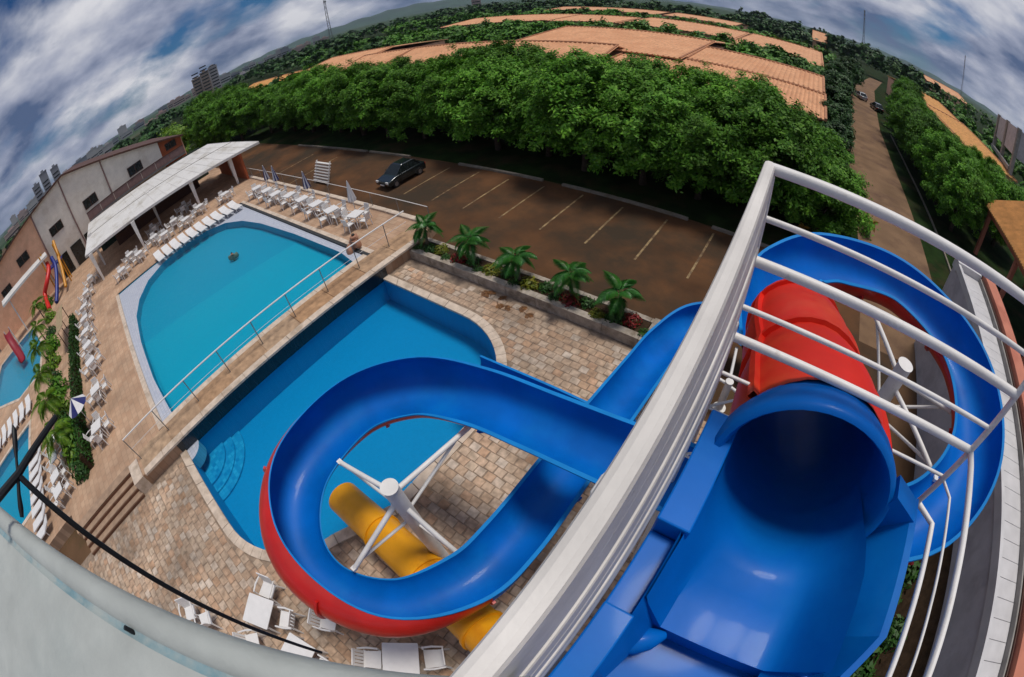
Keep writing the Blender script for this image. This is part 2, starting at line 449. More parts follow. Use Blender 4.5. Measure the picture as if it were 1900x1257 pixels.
# ------------------------------------------------------------------ mesh helpers
class MB:
    def __init__(self):
        self.v, self.f, self.mi = [], [], []

    def add(self, vs, fs, m=0):
        b = len(self.v)
        self.v += [tuple(p) for p in vs]
        self.f += [tuple(b + i for i in f) for f in fs]
        self.mi += [m] * len(fs)
        return self

    def box(self, x0, x1, y0, y1, z0, z1, m=0):
        return self.add([(x0, y0, z0), (x1, y0, z0), (x1, y1, z0), (x0, y1, z0), (x0, y0, z1), (x1, y0, z1), (x1, y1, z1), (x0, y1, z1)],
                        [(3, 2, 1, 0), (4, 5, 6, 7), (0, 1, 5, 4), (1, 2, 6, 5), (2, 3, 7, 6), (3, 0, 4, 7)], m)

    def hexa(self, p, m=0):
        return self.add(p, [(3, 2, 1, 0), (4, 5, 6, 7), (0, 1, 5, 4), (1, 2, 6, 5), (2, 3, 7, 6), (3, 0, 4, 7)], m)

    def tube(self, pts, r, n=10, m=0, caps=True):
        pts = [Vector(p) for p in pts]
        rs = r if isinstance(r, (list, tuple)) else [r] * len(pts)
        rings = []
        up = None
        for i, p in enumerate(pts):
            t = (pts[min(i + 1, len(pts) - 1)] - pts[max(i - 1, 0)]).normalized()
            if up is None:
                up = Vector((0, 0, 1)) if abs(t.z) < 0.9 else Vector((1, 0, 0))
            s = t.cross(up).normalized()
            up = s.cross(t).normalized()
            rings.append([p + (s * math.cos(2 * math.pi * k / n) + up * math.sin(2 * math.pi * k / n)) * rs[i] for k in range(n)])
        vs = [q for rg in rings for q in rg]
        fs = []
        for i in range(len(pts) - 1):
            for k in range(n):
                a, b = i * n + k, i * n + (k + 1) % n
                fs.append((a, b, b + n, a + n))
        if caps:
            fs.append(tuple(range(n - 1, -1, -1)))
            fs.append(tuple((len(pts) - 1) * n + k for k in range(n)))
        return self.add(vs, fs, m)

    def lathe(self, prof, n=16, c=(0, 0, 0), m=0):
        vs, fs = [], []
        for r, z in prof:
            vs += [(c[0] + r * math.cos(2 * math.pi * k / n), c[1] + r * math.sin(2 * math.pi * k / n), c[2] + z) for k in range(n)]
        for i in range(len(prof) - 1):
            for k in range(n):
                a, b = i * n + k, i * n + (k + 1) % n
                fs.append((a, b, b + n, a + n))
        fs.append(tuple(range(n - 1, -1, -1)))
        fs.append(tuple((len(prof) - 1) * n + k for k in range(n)))
        return self.add(vs, fs, m)

    def prism(self, poly, z0, z1, m=0):
        n = len(poly)
        return self.add([(x, y, z0) for x, y in poly] + [(x, y, z1) for x, y in poly],
                        [tuple(range(n - 1, -1, -1)), tuple(range(n, 2 * n))] + [(i, (i + 1) % n, n + (i + 1) % n, n + i) for i in range(n)], m)

    def build(self, name, mats, parent=None, world=True, smooth=False, bevel=0.0, angle=40):
        me = bpy.data.meshes.new(name)
        me.from_pydata(self.v, [], self.f)
        for q in (mats if isinstance(mats, (list, tuple)) else [mats]):
            me.materials.append(MATS[q])
        if any(self.mi):
            me.polygons.foreach_set('material_index', self.mi)
        if parent is not None and world:
            base = Vector((0, 0, 0))
            p = parent
            while p is not None:
                base += p.location
                p = p.parent
            me.transform(Matrix.Translation(-base))
        if smooth:
            me.polygons.foreach_set('use_smooth', [True] * len(me.polygons))
            me.set_sharp_from_angle(angle=R_(angle))
        me.update()
        o = bpy.data.objects.new(name, me)
        COL.objects.link(o)
        if parent is not None:
            o.parent = parent
        if bevel:
            bv = o.modifiers.new('bevel', 'BEVEL')
            bv.width = bevel
            bv.segments = 2
            bv.limit_method = 'ANGLE'
        return o


def skew(o, a, b):
    for v in o.data.vertices:
        wy = v.co.y + (o.parent.location.y if o.parent else 0)
        v.co.x += a + b * wy
    return o


def tag(o, label=None, cat=None, group=None, kind=None):
    if label:
        o['label'] = label
    if cat:
        o['category'] = cat
    if group:
        o['group'] = group
    if kind:
        o['kind'] = kind
    return o


def empty(name, loc, label, cat, group=None, rz=0):
    o = bpy.data.objects.new(name, None)
    COL.objects.link(o)
    o.location = loc
    o.rotation_euler = (0, 0, rz)
    o.empty_display_size = 0.3
    return tag(o, label, cat, group)


def copy_tree(o, parent=None):
    c = o.copy()
    COL.objects.link(c)
    c.parent = parent
    for ch in list(o.children):
        copy_tree(ch, c)
    return c


def fill_poly(outer, holes, z):
    """flat sheet with holes -> verts, faces"""
    bm = bmesh.new()
    ed = []
    for loop in [outer] + holes:
        vs = [bm.verts.new((x, y, z)) for x, y in loop]
        ed += [bm.edges.new((vs[i], vs[(i + 1) % len(vs)])) for i in range(len(vs))]
    bmesh.ops.triangle_fill(bm, edges=ed, use_beauty=True, use_dissolve=False)
    bmesh.ops.recalc_face_normals(bm, faces=bm.faces)
    for f in bm.faces:
        if f.normal.z < 0:
            f.normal_flip()
    bm.verts.index_update()
    vs = [tuple(v.co) for v in bm.verts]
    fs = [tuple(v.index for v in f.verts) for f in bm.faces]
    bm.free()
    return vs, fs


def arc(cx, cy, r, a0, a1, n=10):
    return [(cx + r * math.cos(R_(a0 + (a1 - a0) * i / n)), cy + r * math.sin(R_(a0 + (a1 - a0) * i / n))) for i in range(n + 1)]


def inside(poly, x, y):
    c = False
    j = len(poly) - 1
    for i in range(len(poly)):
        xi, yi = poly[i]
        xj, yj = poly[j]
        if (yi > y) != (yj > y) and x < (xj - xi) * (y - yi) / (yj - yi) + xi:
            c = not c
        j = i
    return c


def offset_poly(poly, d):
    n = len(poly)
    out = []
    for i in range(n):
        p0, p1, p2 = Vector(poly[i - 1]), Vector(poly[i]), Vector(poly[(i + 1) % n])
        e1, e2 = (p1 - p0), (p2 - p1)
        n1_ = Vector((e1.y, -e1.x)).normalized()
        n2_ = Vector((e2.y, -e2.x)).normalized()
        nn = n1_ + n2_
        if nn.length < 1e-6:
            nn = n1_
        nn = nn.normalized()
        k = d / max(0.5, nn.dot(n1_))
        out.append((p1.x + nn.x * k, p1.y + nn.y * k))
    return out


ORD = ['first', 'second', 'third', 'fourth', 'fifth', 'sixth', 'seventh', 'eighth', 'ninth', 'tenth', 'eleventh', 'twelfth', 'thirteenth', 'fourteenth', 'fifteenth', 'sixteenth', 'seventeenth', 'eighteenth', 'nineteenth', 'twentieth']


def ordn(i):
    tens = {2: 'twenty', 3: 'thirty', 4: 'forty', 5: 'fifty'}
    i += 1
    if i <= 20:
        return ORD[i - 1]
    return tens[i // 10] + ('-' + ORD[i % 10 - 1] if i % 10 else 'th').replace('tyth', 'tieth')


U = 0.62      # level of the upper pool terrace

# ------------------------------------------------------------------ the ground
# lower pool outline (counter-clockwise)
LP = [(-14.75, -3.15), (-11.6, -3.15)] + arc(-10.2, -0.05, 3.1, 268, 350, 12) + [(-6.45, 1.2)] + arc(-9.85, 4.95, 3.4, 0, 90, 14) + [(-14.75, 8.35)]
HOLE = [(-14.8, -3.6), (-6.1, -3.6), (-6.1, 8.8), (-14.8, 8.8)]
v_, f_ = fill_poly([(6000 * math.cos(2 * math.pi * k / 48), 6000 * math.sin(2 * math.pi * k / 48)) for k in range(48)],
                   [[(-400, -300), (300, -300), (300, 600), (-400, 600)]], -0.5)
tag(MB().add(v_, f_).build('plain', 'plain'), kind='structure')
v_, f_ = fill_poly([(-410, -310), (310, -310), (310, 610), (-410, 610)], [HOLE], -0.03)
tag(MB().add(v_, f_).build('ground', 'earth'), kind='structure')
# lower terrace sheet with the pool opening
v_, f_ = fill_poly([(-14.9, -16), (0.6, -16), (0.6, 7.8), (-3.55, 10.42), (-14.9, 10.42)], [LP], 0.0)
deck = MB().add(v_, f_).build('lower_terrace', 'mortar')
tag(deck, kind='structure')
# parking lot, road, apron
tag(MB().add([(-60, 10.9, 0.0), (6.5, 10.9, 0.0), (6.5, 19.7, 0.0), (-60, 19.7, 0.0)], [(0, 1, 2, 3)]).build('parking_lot', 'asphalt'), kind='structure')
rp_ = [(4.7, 15.5), (4.7, 47), (5.0, 63), (7.6, 90), (12.5, 122), (22, 170)]
rk_ = [(12.4, 15.5), (12.3, 47), (12.6, 64), (14.6, 90), (18.5, 122), (28, 170)]
rq_ = [(10.2, 15.5), (10.3, 47), (11.0, 64), (13.6, 90), (17.5, 122), (27, 170)]
tag(MB().add([(x, y, 0.006) for x, y in rp_] + [(x, y, 0.006) for x, y in rq_], [(i, i + 6, i + 7, i + 1) for i in range(5)]).build('road', 'road_dirt'), kind='structure')
kb = MB()
for i in range(2):
    kb.hexa([(rk_[i][0], rk_[i][1], 0), (rk_[i][0] + .15, rk_[i][1], 0), (rk_[i + 1][0] + .15, rk_[i + 1][1], 0), (rk_[i + 1][0], rk_[i + 1][1], 0),
             (rk_[i][0], rk_[i][1], .12), (rk_[i][0] + .15, rk_[i][1], .12), (rk_[i + 1][0] + .15, rk_[i + 1][1], .12), (rk_[i + 1][0], rk_[i + 1][1], .12)])
tag(kb.build('road_kerb', 'kerb_white'), kind='structure')
for (x0, x1, y0, y1) in ((-400, 4.69, 19.85, 600), (9.3, 300, 17.6, 600), (-400, -60.1, 12.6, 19.84)):  # sheet right of the road: grass, also standing in for tree shade there
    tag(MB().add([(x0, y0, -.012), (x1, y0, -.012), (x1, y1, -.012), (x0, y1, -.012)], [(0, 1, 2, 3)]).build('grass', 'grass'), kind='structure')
# parking bays: painted lines
lot = bpy.data.objects['parking_lot']
for x, y0, y1 in [(-3.36 - 2.47 * k, 14.9, 19.2 - .1 * (k % 3)) for k in range(8)] + [(-33.5, 12.8, 18.2), (-38.0, 12.8, 18.2)]:
    MB().box(x - .05, x + .05, y0, y1, 0.003, 0.007).build('bay_line', 'line_paint', lot)
for i, (a, b) in enumerate([(-44, -31.0), (-30.6, -25.4), (-20.4, -13.7), (-12.4, -4.9), (-3.6, 3.6)]):
    k_ = tag(MB().box(a, b, 19.62, 19.76, -.02, .06).build('kerb', 'kerb_white'), kind='structure')
    n = max(1, round((b - a) / 2.0))
    for j in range(n):
        MB().box(a + (b - a) * j / n + .015, a + (b - a) * (j + 1) / n - .015, 19.6, 19.78, -.02, .13).build('kerb_stone', 'kerb_white', k_)

# ------------------------------------------------------------------ paving stones of the lower terrace
PLANT = [(-14.9, 9.9), (-3.4, 10.2), (-3.4, 11.2), (-14.9, 11.0)]
rim = offset_poly(LP, 0.36)
stone_meshes = []
for s in range(6):
    rr = random.Random(s)
    w, d = 0.150, 0.128
    q = [(-w + rr.uniform(-.012, .012), -d + rr.uniform(-.012, .012)), (w + rr.uniform(-.012, .012), -d + rr.uniform(-.012, .012)),
         (w + rr.uniform(-.012, .012), d + rr.uniform(-.012, .012)), (-w + rr.uniform(-.012, .012), d + rr.uniform(-.012, .012))]
    b_ = MB()
    b_.add([(x, y, -.01) for x, y in q] + [(x * .98, y * .98, .008) for x, y in q] + [(x * .93, y * .92, .014) for x, y in q],
           [(8, 9, 10, 11)] + [(i, (i + 1) % 4, 4 + (i + 1) % 4, 4 + i) for i in range(4)] + [(4 + i, 4 + (i + 1) % 4, 8 + (i + 1) % 4, 8 + i) for i in range(4)])
    me = bpy.data.meshes.new('paving_stone')
    me.from_pydata(b_.v, [], b_.f)
    me.materials.append(MATS['paver'])
    stone_meshes.append((me, b_))
spots = []
rr = random.Random(3)
row = 0
y = -14.6
while y < 10.0:
    x = -14.7 + (row % 2) * 0.16
    while x < 0.4:
        px_, py_ = x + rr.uniform(-.012, .012), y + rr.uniform(-.012, .012)
        ok = not inside(rim, px_, py_) and not inside(PLANT, px_, py_ + .25) and (py_ < 7.8 or (px_ + 3.55) * 2.62 < (10.42 - py_) * 4.15)
        if ok and px_ > -14.5:
            spots.append((px_, py_))
        x += 0.325
    y += 0.28
    row += 1


def near_key(p):
    # the stones seen largest: inside the loop of the slide, beside it and along the bottom
    d = math.hypot(p[0], p[1])
    pen = 0
    if -2.9 < p[0] and p[1] < 3.0:
        pen = 6
    if p[1] < -6 - 0.0:
        pen += 5
    return d + pen


spots.sort(key=near_key)
for i, (x, y) in enumerate(spots[:300]):
    o = bpy.data.objects.new('paving_stone', stone_meshes[i % 6][0])
    COL.objects.link(o)
    o.parent = deck
    o.location = (x, y, rr.uniform(-.003, .004))
    o.rotation_euler = (rr.uniform(-.008, .008), rr.uniform(-.008, .008), rr.uniform(-.03, .03) + (math.pi if rr.random() < .5 else 0))
rest = MB()
for i, (x, y) in enumerate(spots[300:]):
    b_ = stone_meshes[i % 6][1]
    a = rr.uniform(-.03, .03)
    dz = rr.uniform(-.003, .004)
    rest.add([(x + vx * math.cos(a) - vy * math.sin(a), y + vx * math.sin(a) + vy * math.cos(a), vz + dz) for vx, vy, vz in b_.v], b_.f)
ro = rest.build('paving_stones_far', 'paver', deck)
tag(ro, kind='stuff')

# ------------------------------------------------------------------ lower pool
lp = empty('lower_pool', (-10.5, 2.5, 0), 'deep blue lower pool with rounded stone rim below the slide', 'pool')
n = len(LP)
b_ = MB()
b_.add([(x, y, 0.0) for x, y in LP] + [(x, y, -1.25) for x, y in LP], [(i, n + i, n + (i + 1) % n, (i + 1) % n) for i in range(n)], 0)
v_, f_ = fill_poly(LP, [], -1.25)
b_.add(v_, f_, 0)
b_.build('basin', 'basin_blue', lp)
inner, outer = offset_poly(LP, -0.03), offset_poly(LP, 0.32)
cz = 0.05
seg0 = 1
for i in range(n - 1):            # coping pieces, not along the dividing wall
    a, b = i, i + 1
    k_ = MB()
    pin = [inner[a], inner[b]]
    pou = [outer[a], outer[b]]
    L = math.dist(pin[0], pin[1])
    parts = max(1, round(L / 0.9))
    for j in range(parts):
        def lerp(p, q, t):
            return (p[0] + (q[0] - p[0]) * t, p[1] + (q[1] - p[1]) * t)
        t0, t1 = (j + .012) / parts, (j + 1 - .012) / parts
        A, B, Cc, D = lerp(*pin, t0), lerp(*pou, t0), lerp(*pou, t1), lerp(*pin, t1)
        k_ = MB().hexa([(*A, -.05), (*B, -.05), (*Cc, -.05), (*D, -.05), (*A, cz), (*B, cz), (*Cc, cz), (*D, cz)])
        k_.build('coping_stone', 'coping', lp, bevel=.008)
# corner stair in the pool, mosaic
st = MB()
for k, (r, z) in enumerate([(2.3, -1.17), (1.85, -1.09), (1.4, -1.0)]):
    pts = [(-14.745, -3.145)] + [(-14.745 + r * math.cos(R_(90 * i / 12)), -3.145 + r * math.sin(R_(90 * i / 12))) for i in range(13)]
    st.prism(pts, -1.24 + .001 * k, z)
st.build('corner_stair', 'mosaic_step', lp)
pts = [(-14.74, -3.14)] + [(-14.74 + 0.7 * math.cos(R_(90 * i / 8)), -3.14 + 0.7 * math.sin(R_(90 * i / 8))) for i in range(9)]
MB().prism(pts, -.6, -.022).build('top_step', 'ledge_tile', lp)
v_, f_ = fill_poly(offset_poly(LP, -.002), [], -0.03)
MB().add(v_, f_).build('water', 'water_lower', lp)

# ------------------------------------------------------------------ upper terrace: slab pieces around the pools
ux = [(-58, -15.0, -26, 12.4)]
UP = [(-34.6, -3.45), (-16.45, -3.45), (-16.45, 8.75), (-34.0, 8.75)]
P2 = [(-29.2, -26), (-20.6, -26), (-20.6, -14.5), (-29.2, -14.5)]
P3 = [(-50, -22.6), (-40.6, -22.6), (-35.2, -16.5), (-35.2, -13.4), (-41.0, -13.4), (-50, -16.2)]
OUT = [(-90, -30), (-17.0, -30), (-17.0, -10.6), (-15.6, -10.4), (-15.6, -5.75), (-14.75, -5.35), (-14.75, 11.0), (-15.2, 12.3), (-60, 12.5), (-90, 12.5)]
v_, f_ = fill_poly(OUT, [UP, P2, P3], U)
b_ = MB().add(v_, f_)
n = len(OUT)
b_.add([(x, y, U) for x, y in OUT] + [(x, y, -.05) for x, y in OUT], [(i, n + i, n + (i + 1) % n, (i + 1) % n) for i in range(n)])
terr = b_.build('upper_terrace', 'upper_deck')
tag(terr, kind='structure')
# dividing wall: dark tiled face over the lower pool, slabs, pale edge
dw = empty('dividing_wall', (-14.8, 2.5, 0), 'low dividing wall between the two pools with dark tiled face and slabs on top', 'wall')
MB().box(-14.76, -14.70, -3.3, 8.62, -.10, U - .06).build('tile_face', 'dark_tile', dw)
y = -5.2
while y < 11.0:
    MB().box(-14.98, -14.62, y + .008, min(y + 1.2, 11.0) - .008, U - .06, U + .045).build('edge_stone', 'coping', dw, bevel=.008)
    y += 1.2
y = -5.2
i = 0
while y < 11.0:
    MB().box(-16.1, -15.0, y + .012, min(y + 1.85, 11.0) - .012, U - .03, U + .03 + .004 * (i % 2)).build('walk_slab', 'walk_slab', dw, bevel=.006)
    y += 1.85
    i += 1
# flight of steps between the terraces
stp = empty('garden_steps', (-16.4, -8.0, 0), 'flight of four stone steps with dark edges beside the dividing wall', 'steps')
for k in range(4):
    z = U - 0.155 * k
    x1 = -15.6 + 0.34 * (k)
    MB().box(x1 - .36 if k else -16.1, x1 + .0, -10.2, -5.95, z - .155, z + .008).build('step', 'step_tread', stp)
    MB().box(x1 + .001, x1 + .03, -10.2, -5.95, z - .15, z - .03).build('step_edge', 'step_edge', stp)
MB().box(-15.9, -14.66, -5.94, -5.36, 0, U + .05).build('cheek_wall', 'coping', stp)

# ------------------------------------------------------------------ upper pool
up = empty('upper_pool', (-25.5, 2.6, U), 'turquoise upper pool with curved pale shallow ledge at its far end', 'pool')
n = 4
b_ = MB()
b_.add([(x, y, U) for x, y in UP] + [(x, y, .05) for x, y in UP], [(i, n + i, n + (i + 1) % n, (i + 1) % n) for i in range(n)], 0)
v_, f_ = fill_poly(UP, [], .05)
b_.add(v_, f_, 0)
b_.build('basin', 'basin_cyan', up)
DEEP = [(-16.47, -2.75), (-16.47, 7.3)]
curve = [(-16.6, 8.2), (-18, 8.32), (-23, 8.22), (-27.7, 7.9), (-30.3, 7.45), (-32.2, 6.6), (-33.3, 5.2), (-33.75, 3.2), (-33.5, 1.0), (-32.4, -.7), (-30.4, -1.9), (-28.2, -2.55), (-24.5, -2.85), (-20, -2.95), (-16.9, -2.9)]
DEEP = [(-16.55, -2.8), (-16.55, 8.1)] + curve[1:-1]
v_, f_ = fill_poly([(x, y) for x, y in offset_poly(UP, -.004)], [DEEP], U - .055)
lb = MB().add(v_, f_)
nd = len(DEEP)
lb.add([(x, y, U - .055) for x, y in DEEP] + [(x, y, .06) for x, y in DEEP], [(i, nd + i, nd + (i + 1) % nd, (i + 1) % nd) for i in range(nd)], 1)
lb.build('shallow_ledge', ['ledge_tile', 'basin_cyan'], up)
v_, f_ = fill_poly([(-16.57, -2.75), (-16.57, 8.0), (-22.6, 7.95), (-24.8, -2.75)], [], .16)
b_ = MB().add(v_, f_)
b_.add([(-22.6, 7.95, .16), (-24.8, -2.75, .16), (-24.9, -2.75, .05), (-22.7, 7.95, .05)], [(0, 1, 2, 3)])
b_.build('shallow_floor', 'basin_light', up)
v_, f_ = fill_poly([(x, y) for x, y in offset_poly(UP, -.002)], [], U - .07)
MB().add(v_, f_).build('water', 'water_upper', up)
for nm, (x0, x1, y0, y1), m_ in [('edge_near', (-16.46, -16.12, -3.45, 8.75), 'coping'), ('edge_left', (-34.6, -16.15, -3.72, -3.42), 'coping')]:
    L = max(x1 - x0, y1 - y0)
    k = round(L / 1.5)
    for j in range(k):
        if x1 - x0 > y1 - y0:
            MB().box(x0 + L * j / k + .01, x0 + L * (j + 1) / k - .01, y0, y1, U - .08, U + .035).build('rim_stone', m_, up, bevel=.006)
        else:
            MB().box(x0, x1, y0 + L * j / k + .01, y0 + L * (j + 1) / k - .01, U - .08, U + .022).build('rim_stone', m_, up, bevel=.006)
MB().box(-34.2, -16.1, 8.70, 8.86, U - .1, U + .03).build('dark_gutter', 'dark_joint', up)
MB().box(-34.2, -16.1, 8.88, 9.15, U - .05, U + .04).build('pale_rim', 'coping', up)
MB().hexa([(-34.75, -3.5, U), (-34.6, -3.5, U), (-34.0, 8.8, U), (-34.15, 8.8, U), (-34.75, -3.5, U + .04), (-34.6, -3.5, U + .04), (-34.0, 8.8, U + .04), (-34.15, 8.8, U + .04)]).build('dark_gutter', 'dark_joint', up)

# two pools at the left
for nm, P, lab in (('side_pool', P2, 'small blue pool beside the row of white loungers at the left edge'), ('children_pool', P3, 'pale blue children pool with slides at the far left')):
    sp = empty(nm, (P[0][0], P[0][1], U), lab, 'pool')
    n = len(P)
    b_ = MB()
    b_.add([(x, y, U) for x, y in P] + [(x, y, .05) for x, y in P], [(i, n + i, n + (i + 1) % n, (i + 1) % n) for i in range(n)], 0)
    v_, f_ = fill_poly(P, [], .05)
    b_.add(v_, f_)
    b_.build('basin', 'basin_cyan', sp)
    v_, f_ = fill_poly(offset_poly(P, -.002), [], U - .08)
    MB().add(v_, f_).build('water', 'water_upper', sp)
    o_, i_ = offset_poly(P, .3), offset_poly(P, -.02)
    for i in range(n):
        j = (i + 1) % n
        MB().hexa([(*i_[i], U - .06), (*o_[i], U - .06), (*o_[j], U - .06), (*i_[j], U - .06), (*i_[i], U + .03), (*o_[i], U + .03), (*o_[j], U + .03), (*i_[j], U + .03)]).build('rim_stone', 'coping', sp)

# ------------------------------------------------------------------ rails round the terrace
rl = empty('pool_railing', (-15.6, 2, U), 'thin post and rail fence along the dividing wall walkway', 'railing')
y = -5.1
while y < 11:
    MB().tube([(-15.62, y, U), (-15.62, y, U + 1.28)], .022, 8).build('post', 'grey_steel', rl)
    y += 1.85
for z in (1.28, .7):
    MB().tube([(-15.62, -5.1, U + z), (-15.62, 11.0, U + z)], .032 if z > 1 else .009, 8).build('rail', 'plastic_white', rl)
rl = empty('boundary_railing', (-30, 12.1, U), 'low pale kerb rail between the tables and the car park', 'railing')
for k in range(13):
    x = -15.3 - k * 2.4
    MB().tube([(x, 12.2, U), (x, 12.2, U + .95)], .02, 8).build('post', 'grey_steel', rl)
MB().tube([(-15.3, 12.2, U + .95), (-15.3 - 28.8, 12.2, U + .95)], .02, 8).build('rail', 'white_paint', rl)
MB().box(-45, -15.4, 12.0, 12.3, U, U + .1).build('kerb_base', 'coping', rl)

# ------------------------------------------------------------------ planter
pl = empty('stone_planter', (-9, 10.5, 0), 'long low stone planter of palms between terrace and car park', 'planter')
x = -14.75
i = 0
while x < -3.5:
    w = min(1.4, -3.45 - x)
    MB().box(x + .006, x + w - .006, 10.12 + .0, 10.42, 0, .46 + .004 * (i % 2)).build('wall_stone', 'planter_stone', pl, bevel=.01)
    MB().box(x + .006, x + w - .006, 11.2, 11.42, 0, .40).build('wall_stone', 'planter_stone', pl, bevel=.01)
    x += w
    i += 1
MB().box(-3.44, -3.2, 10.12, 11.42, 0, .47).build('wall_stone', 'planter_stone', pl, bevel=.01)
MB().box(-14.7, -3.5, 10.43, 11.19, 0, .36).build('soil', 'soil', pl)

# ------------------------------------------------------------------ vegetation meshes (shared)
def leaf_mesh(name, centers, normals, L, W, mt, rng, droop=0.35, fold=False):
    """one diamond leaf per centre"""
    n = len(centers)
    a = rng.uniform(0, 2 * np.pi, n)
    d = np.stack([np.cos(a), np.sin(a), rng.uniform(-droop * 2.2, droop, n)], 1)
    nn = normals + rng.normal(0, .35, (n, 3))
    nn /= np.linalg.norm(nn, axis=1)[:, None] + 1e-9
    d -= nn * (d * nn).sum(1)[:, None]
    d /= np.linalg.norm(d, axis=1)[:, None] + 1e-9
    s = np.cross(nn, d)
    sc = rng.uniform(.7, 1.3, n)[:, None]
    p0 = centers - d * L * .5 * sc
    p1 = centers + s * W * .5 * sc + d * L * .05 * sc
    p2 = centers + d * L * .5 * sc - nn * L * .12 * sc
    p3 = centers - s * W * .5 * sc + d * L * .05 * sc
    v = np.stack([p0, p1, p2, p3], 1).reshape(-1, 3)
    me = bpy.data.meshes.new(name)
    me.vertices.add(4 * n)
    me.vertices.foreach_set('co', v.astype(np.float32).ravel())
    me.loops.add(4 * n)
    me.loops.foreach_set('vertex_index', np.arange(4 * n, dtype=np.int32))
    me.polygons.add(n)
    me.polygons.foreach_set('loop_start', np.arange(0, 4 * n, 4, dtype=np.int32))
    me.materials.append(MATS[mt])
    me.update(calc_edges=True)
    return me


def crown_points(seed, R, Hc, z0, lobes, clumps, leaves, sig, low=-.25):
    """lobed crown: points on lobes, leaves round clump centres"""
    rng = np.random.default_rng(seed)
    lc, lr = [], []
    for i in range(lobes):
        a = 2 * np.pi * (i * .618 + rng.uniform(-.08, .08))
        u = (i + .5) / lobes
        el = np.arcsin(low + (.97 - low) * u)
        k = rng.uniform(.52, .70)
        ce = max(np.cos(el), .80) if el < 0 else np.cos(el)
        lc.append([R * k * np.cos(a) * ce, R * k * np.sin(a) * ce, z0 + Hc * .45 + Hc * .40 * np.sin(el)])
        lr.append(R * rng.uniform(.30, .46))
    lc, lr = np.array(lc), np.array(lr)
    which = rng.integers(0, lobes, clumps)
    dirs = rng.normal(0, 1, (clumps, 3))
    dirs[:, 2] = np.where(dirs[:, 2] < -.25, -dirs[:, 2] * .6, dirs[:, 2])
    dirs /= np.linalg.norm(dirs, axis=1)[:, None]
    cc = lc[which] + dirs * (lr[which] * rng.uniform(.72, 1.06, clumps))[:, None] * np.array([1, 1, .82])
    m = clumps * leaves
    ci = np.repeat(np.arange(clumps), leaves)
    pts = cc[ci] + rng.normal(0, sig, (m, 3)) * np.array([1, 1, .7])
    nr = dirs[ci] * .8 + np.array([0, 0, .7])
    keep = pts[:, 2] > .05
    return pts[keep], nr[keep], rng


CROWNS = []
for s in range(5):
    p_, n_, g_ = crown_points(s + 11, 3.6, 6.4, 0.6, 30, 440, 78, .21, -.85)
    CROWNS.append(leaf_mesh('crown', p_, n_, .25, .11, 'leaf_mango', g_))
CROWNS_S = []
for s in range(3):
    p_, n_, g_ = crown_points(s + 41, 3.2, 6.4, 0.6, 20, 260, 46, .26, -.8)
    CROWNS_S.append(leaf_mesh('crown', p_, n_, .46, .19, 'leaf_dark', g_))


def trunk_mesh(seed):
    rr = random.Random(seed)
    b = MB()
    b.tube([(0, 0, -.1), (.04, .02, .7), (-.03, .06, 1.5), (.05, .0, 2.6)], [.26, .20, .17, .10], 8)
    for k in range(5):
        a = k * 1.3 + rr.uniform(-.3, .3)
        b.tube([(0, .02, 1.2 + .2 * k), (.8 * math.cos(a), .8 * math.sin(a), 2.1 + .2 * k), (1.9 * math.cos(a), 1.9 * math.sin(a), 3.2 + .25 * k)], [.10, .075, .03], 6)
    me = bpy.data.meshes.new('trunk')
    me.from_pydata(b.v, [], b.f)
    me.polygons.foreach_set('use_smooth', [True] * len(me.polygons))
    me.materials.append(MATS['bark'])
    return me


TRUNKS = [trunk_mesh(1), trunk_mesh(2)]


def tree(x, y, sc, crown, label, group, name='mango_tree', zsc=1.0, rz=None, z=0):
    t = empty(name, (x, y, z), label, 'tree', group, rz if rz is not None else random.uniform(0, 6.28))
    for nm, me in (('crown', crown), ('trunk', random.choice(TRUNKS))):
        o = bpy.data.objects.new(nm, me)
        COL.objects.link(o)
        o.parent = t
        o.scale = (sc, sc, sc * zsc)
    return t


# the dense double row behind the car park
rr = random.Random(21)
fx = [2.0, -1.6, -5.2, -8.6, -12.2, -15.9, -19.6, -23.6, -27.6, -31.8, -36.2, -41.0, -46.5, -52.5, -59.0]
for i, x in enumerate(fx):
    tree(x + rr.uniform(-.3, .3), (22.7 if x > -13 else 23.3) + rr.uniform(-.4, .4), rr.uniform(.88, 1.02) * (0.86 if i == 0 else 1.0), CROWNS[i % 5],
         'dense green tree, %s from the right in the row behind the car park kerb' % ORD[i], 'front row of trees behind the car park', zsc=rr.uniform(.93, 1.10) * (.78 if i == 0 else 1))
bx_ = [0.4, -3.6, -7.2, -11.0, -14.4, -18.4, -22.4, -26.6, -31, -35.6, -40.6, -46, -52, -58.5, -66]
for i, x in enumerate(bx_):
    tree(x + rr.uniform(-.4, .4), 28.2 + rr.uniform(-.6, .6), rr.uniform(.9, 1.05), CROWNS[(i * 2 + 1) % 5],
         'dense green tree, %s from the right in the second row below the tiled roofs' % ORD[i], 'second row of trees before the tiled roofs', zsc=rr.uniform(.88, 1.06) * (.72 if i == 0 else 1))
for i, (x, y, s, zs) in enumerate([(-62.5, 19.8, 1.1, 1.1), (-66.5, 16.8, 1.0, 1.15), (-69.5, 22.5, 1.15, 1.15), (-75, 18.5, 1.15, 1.15), (-81, 21, 1.2, 1.15)]):
    tree(x, y, s, CROWNS[(i * 3) % 5], 'big green tree beyond the pavilion end of the row, %s from the car park' % ORD[i], 'trees beyond the pavilion', zsc=zs)
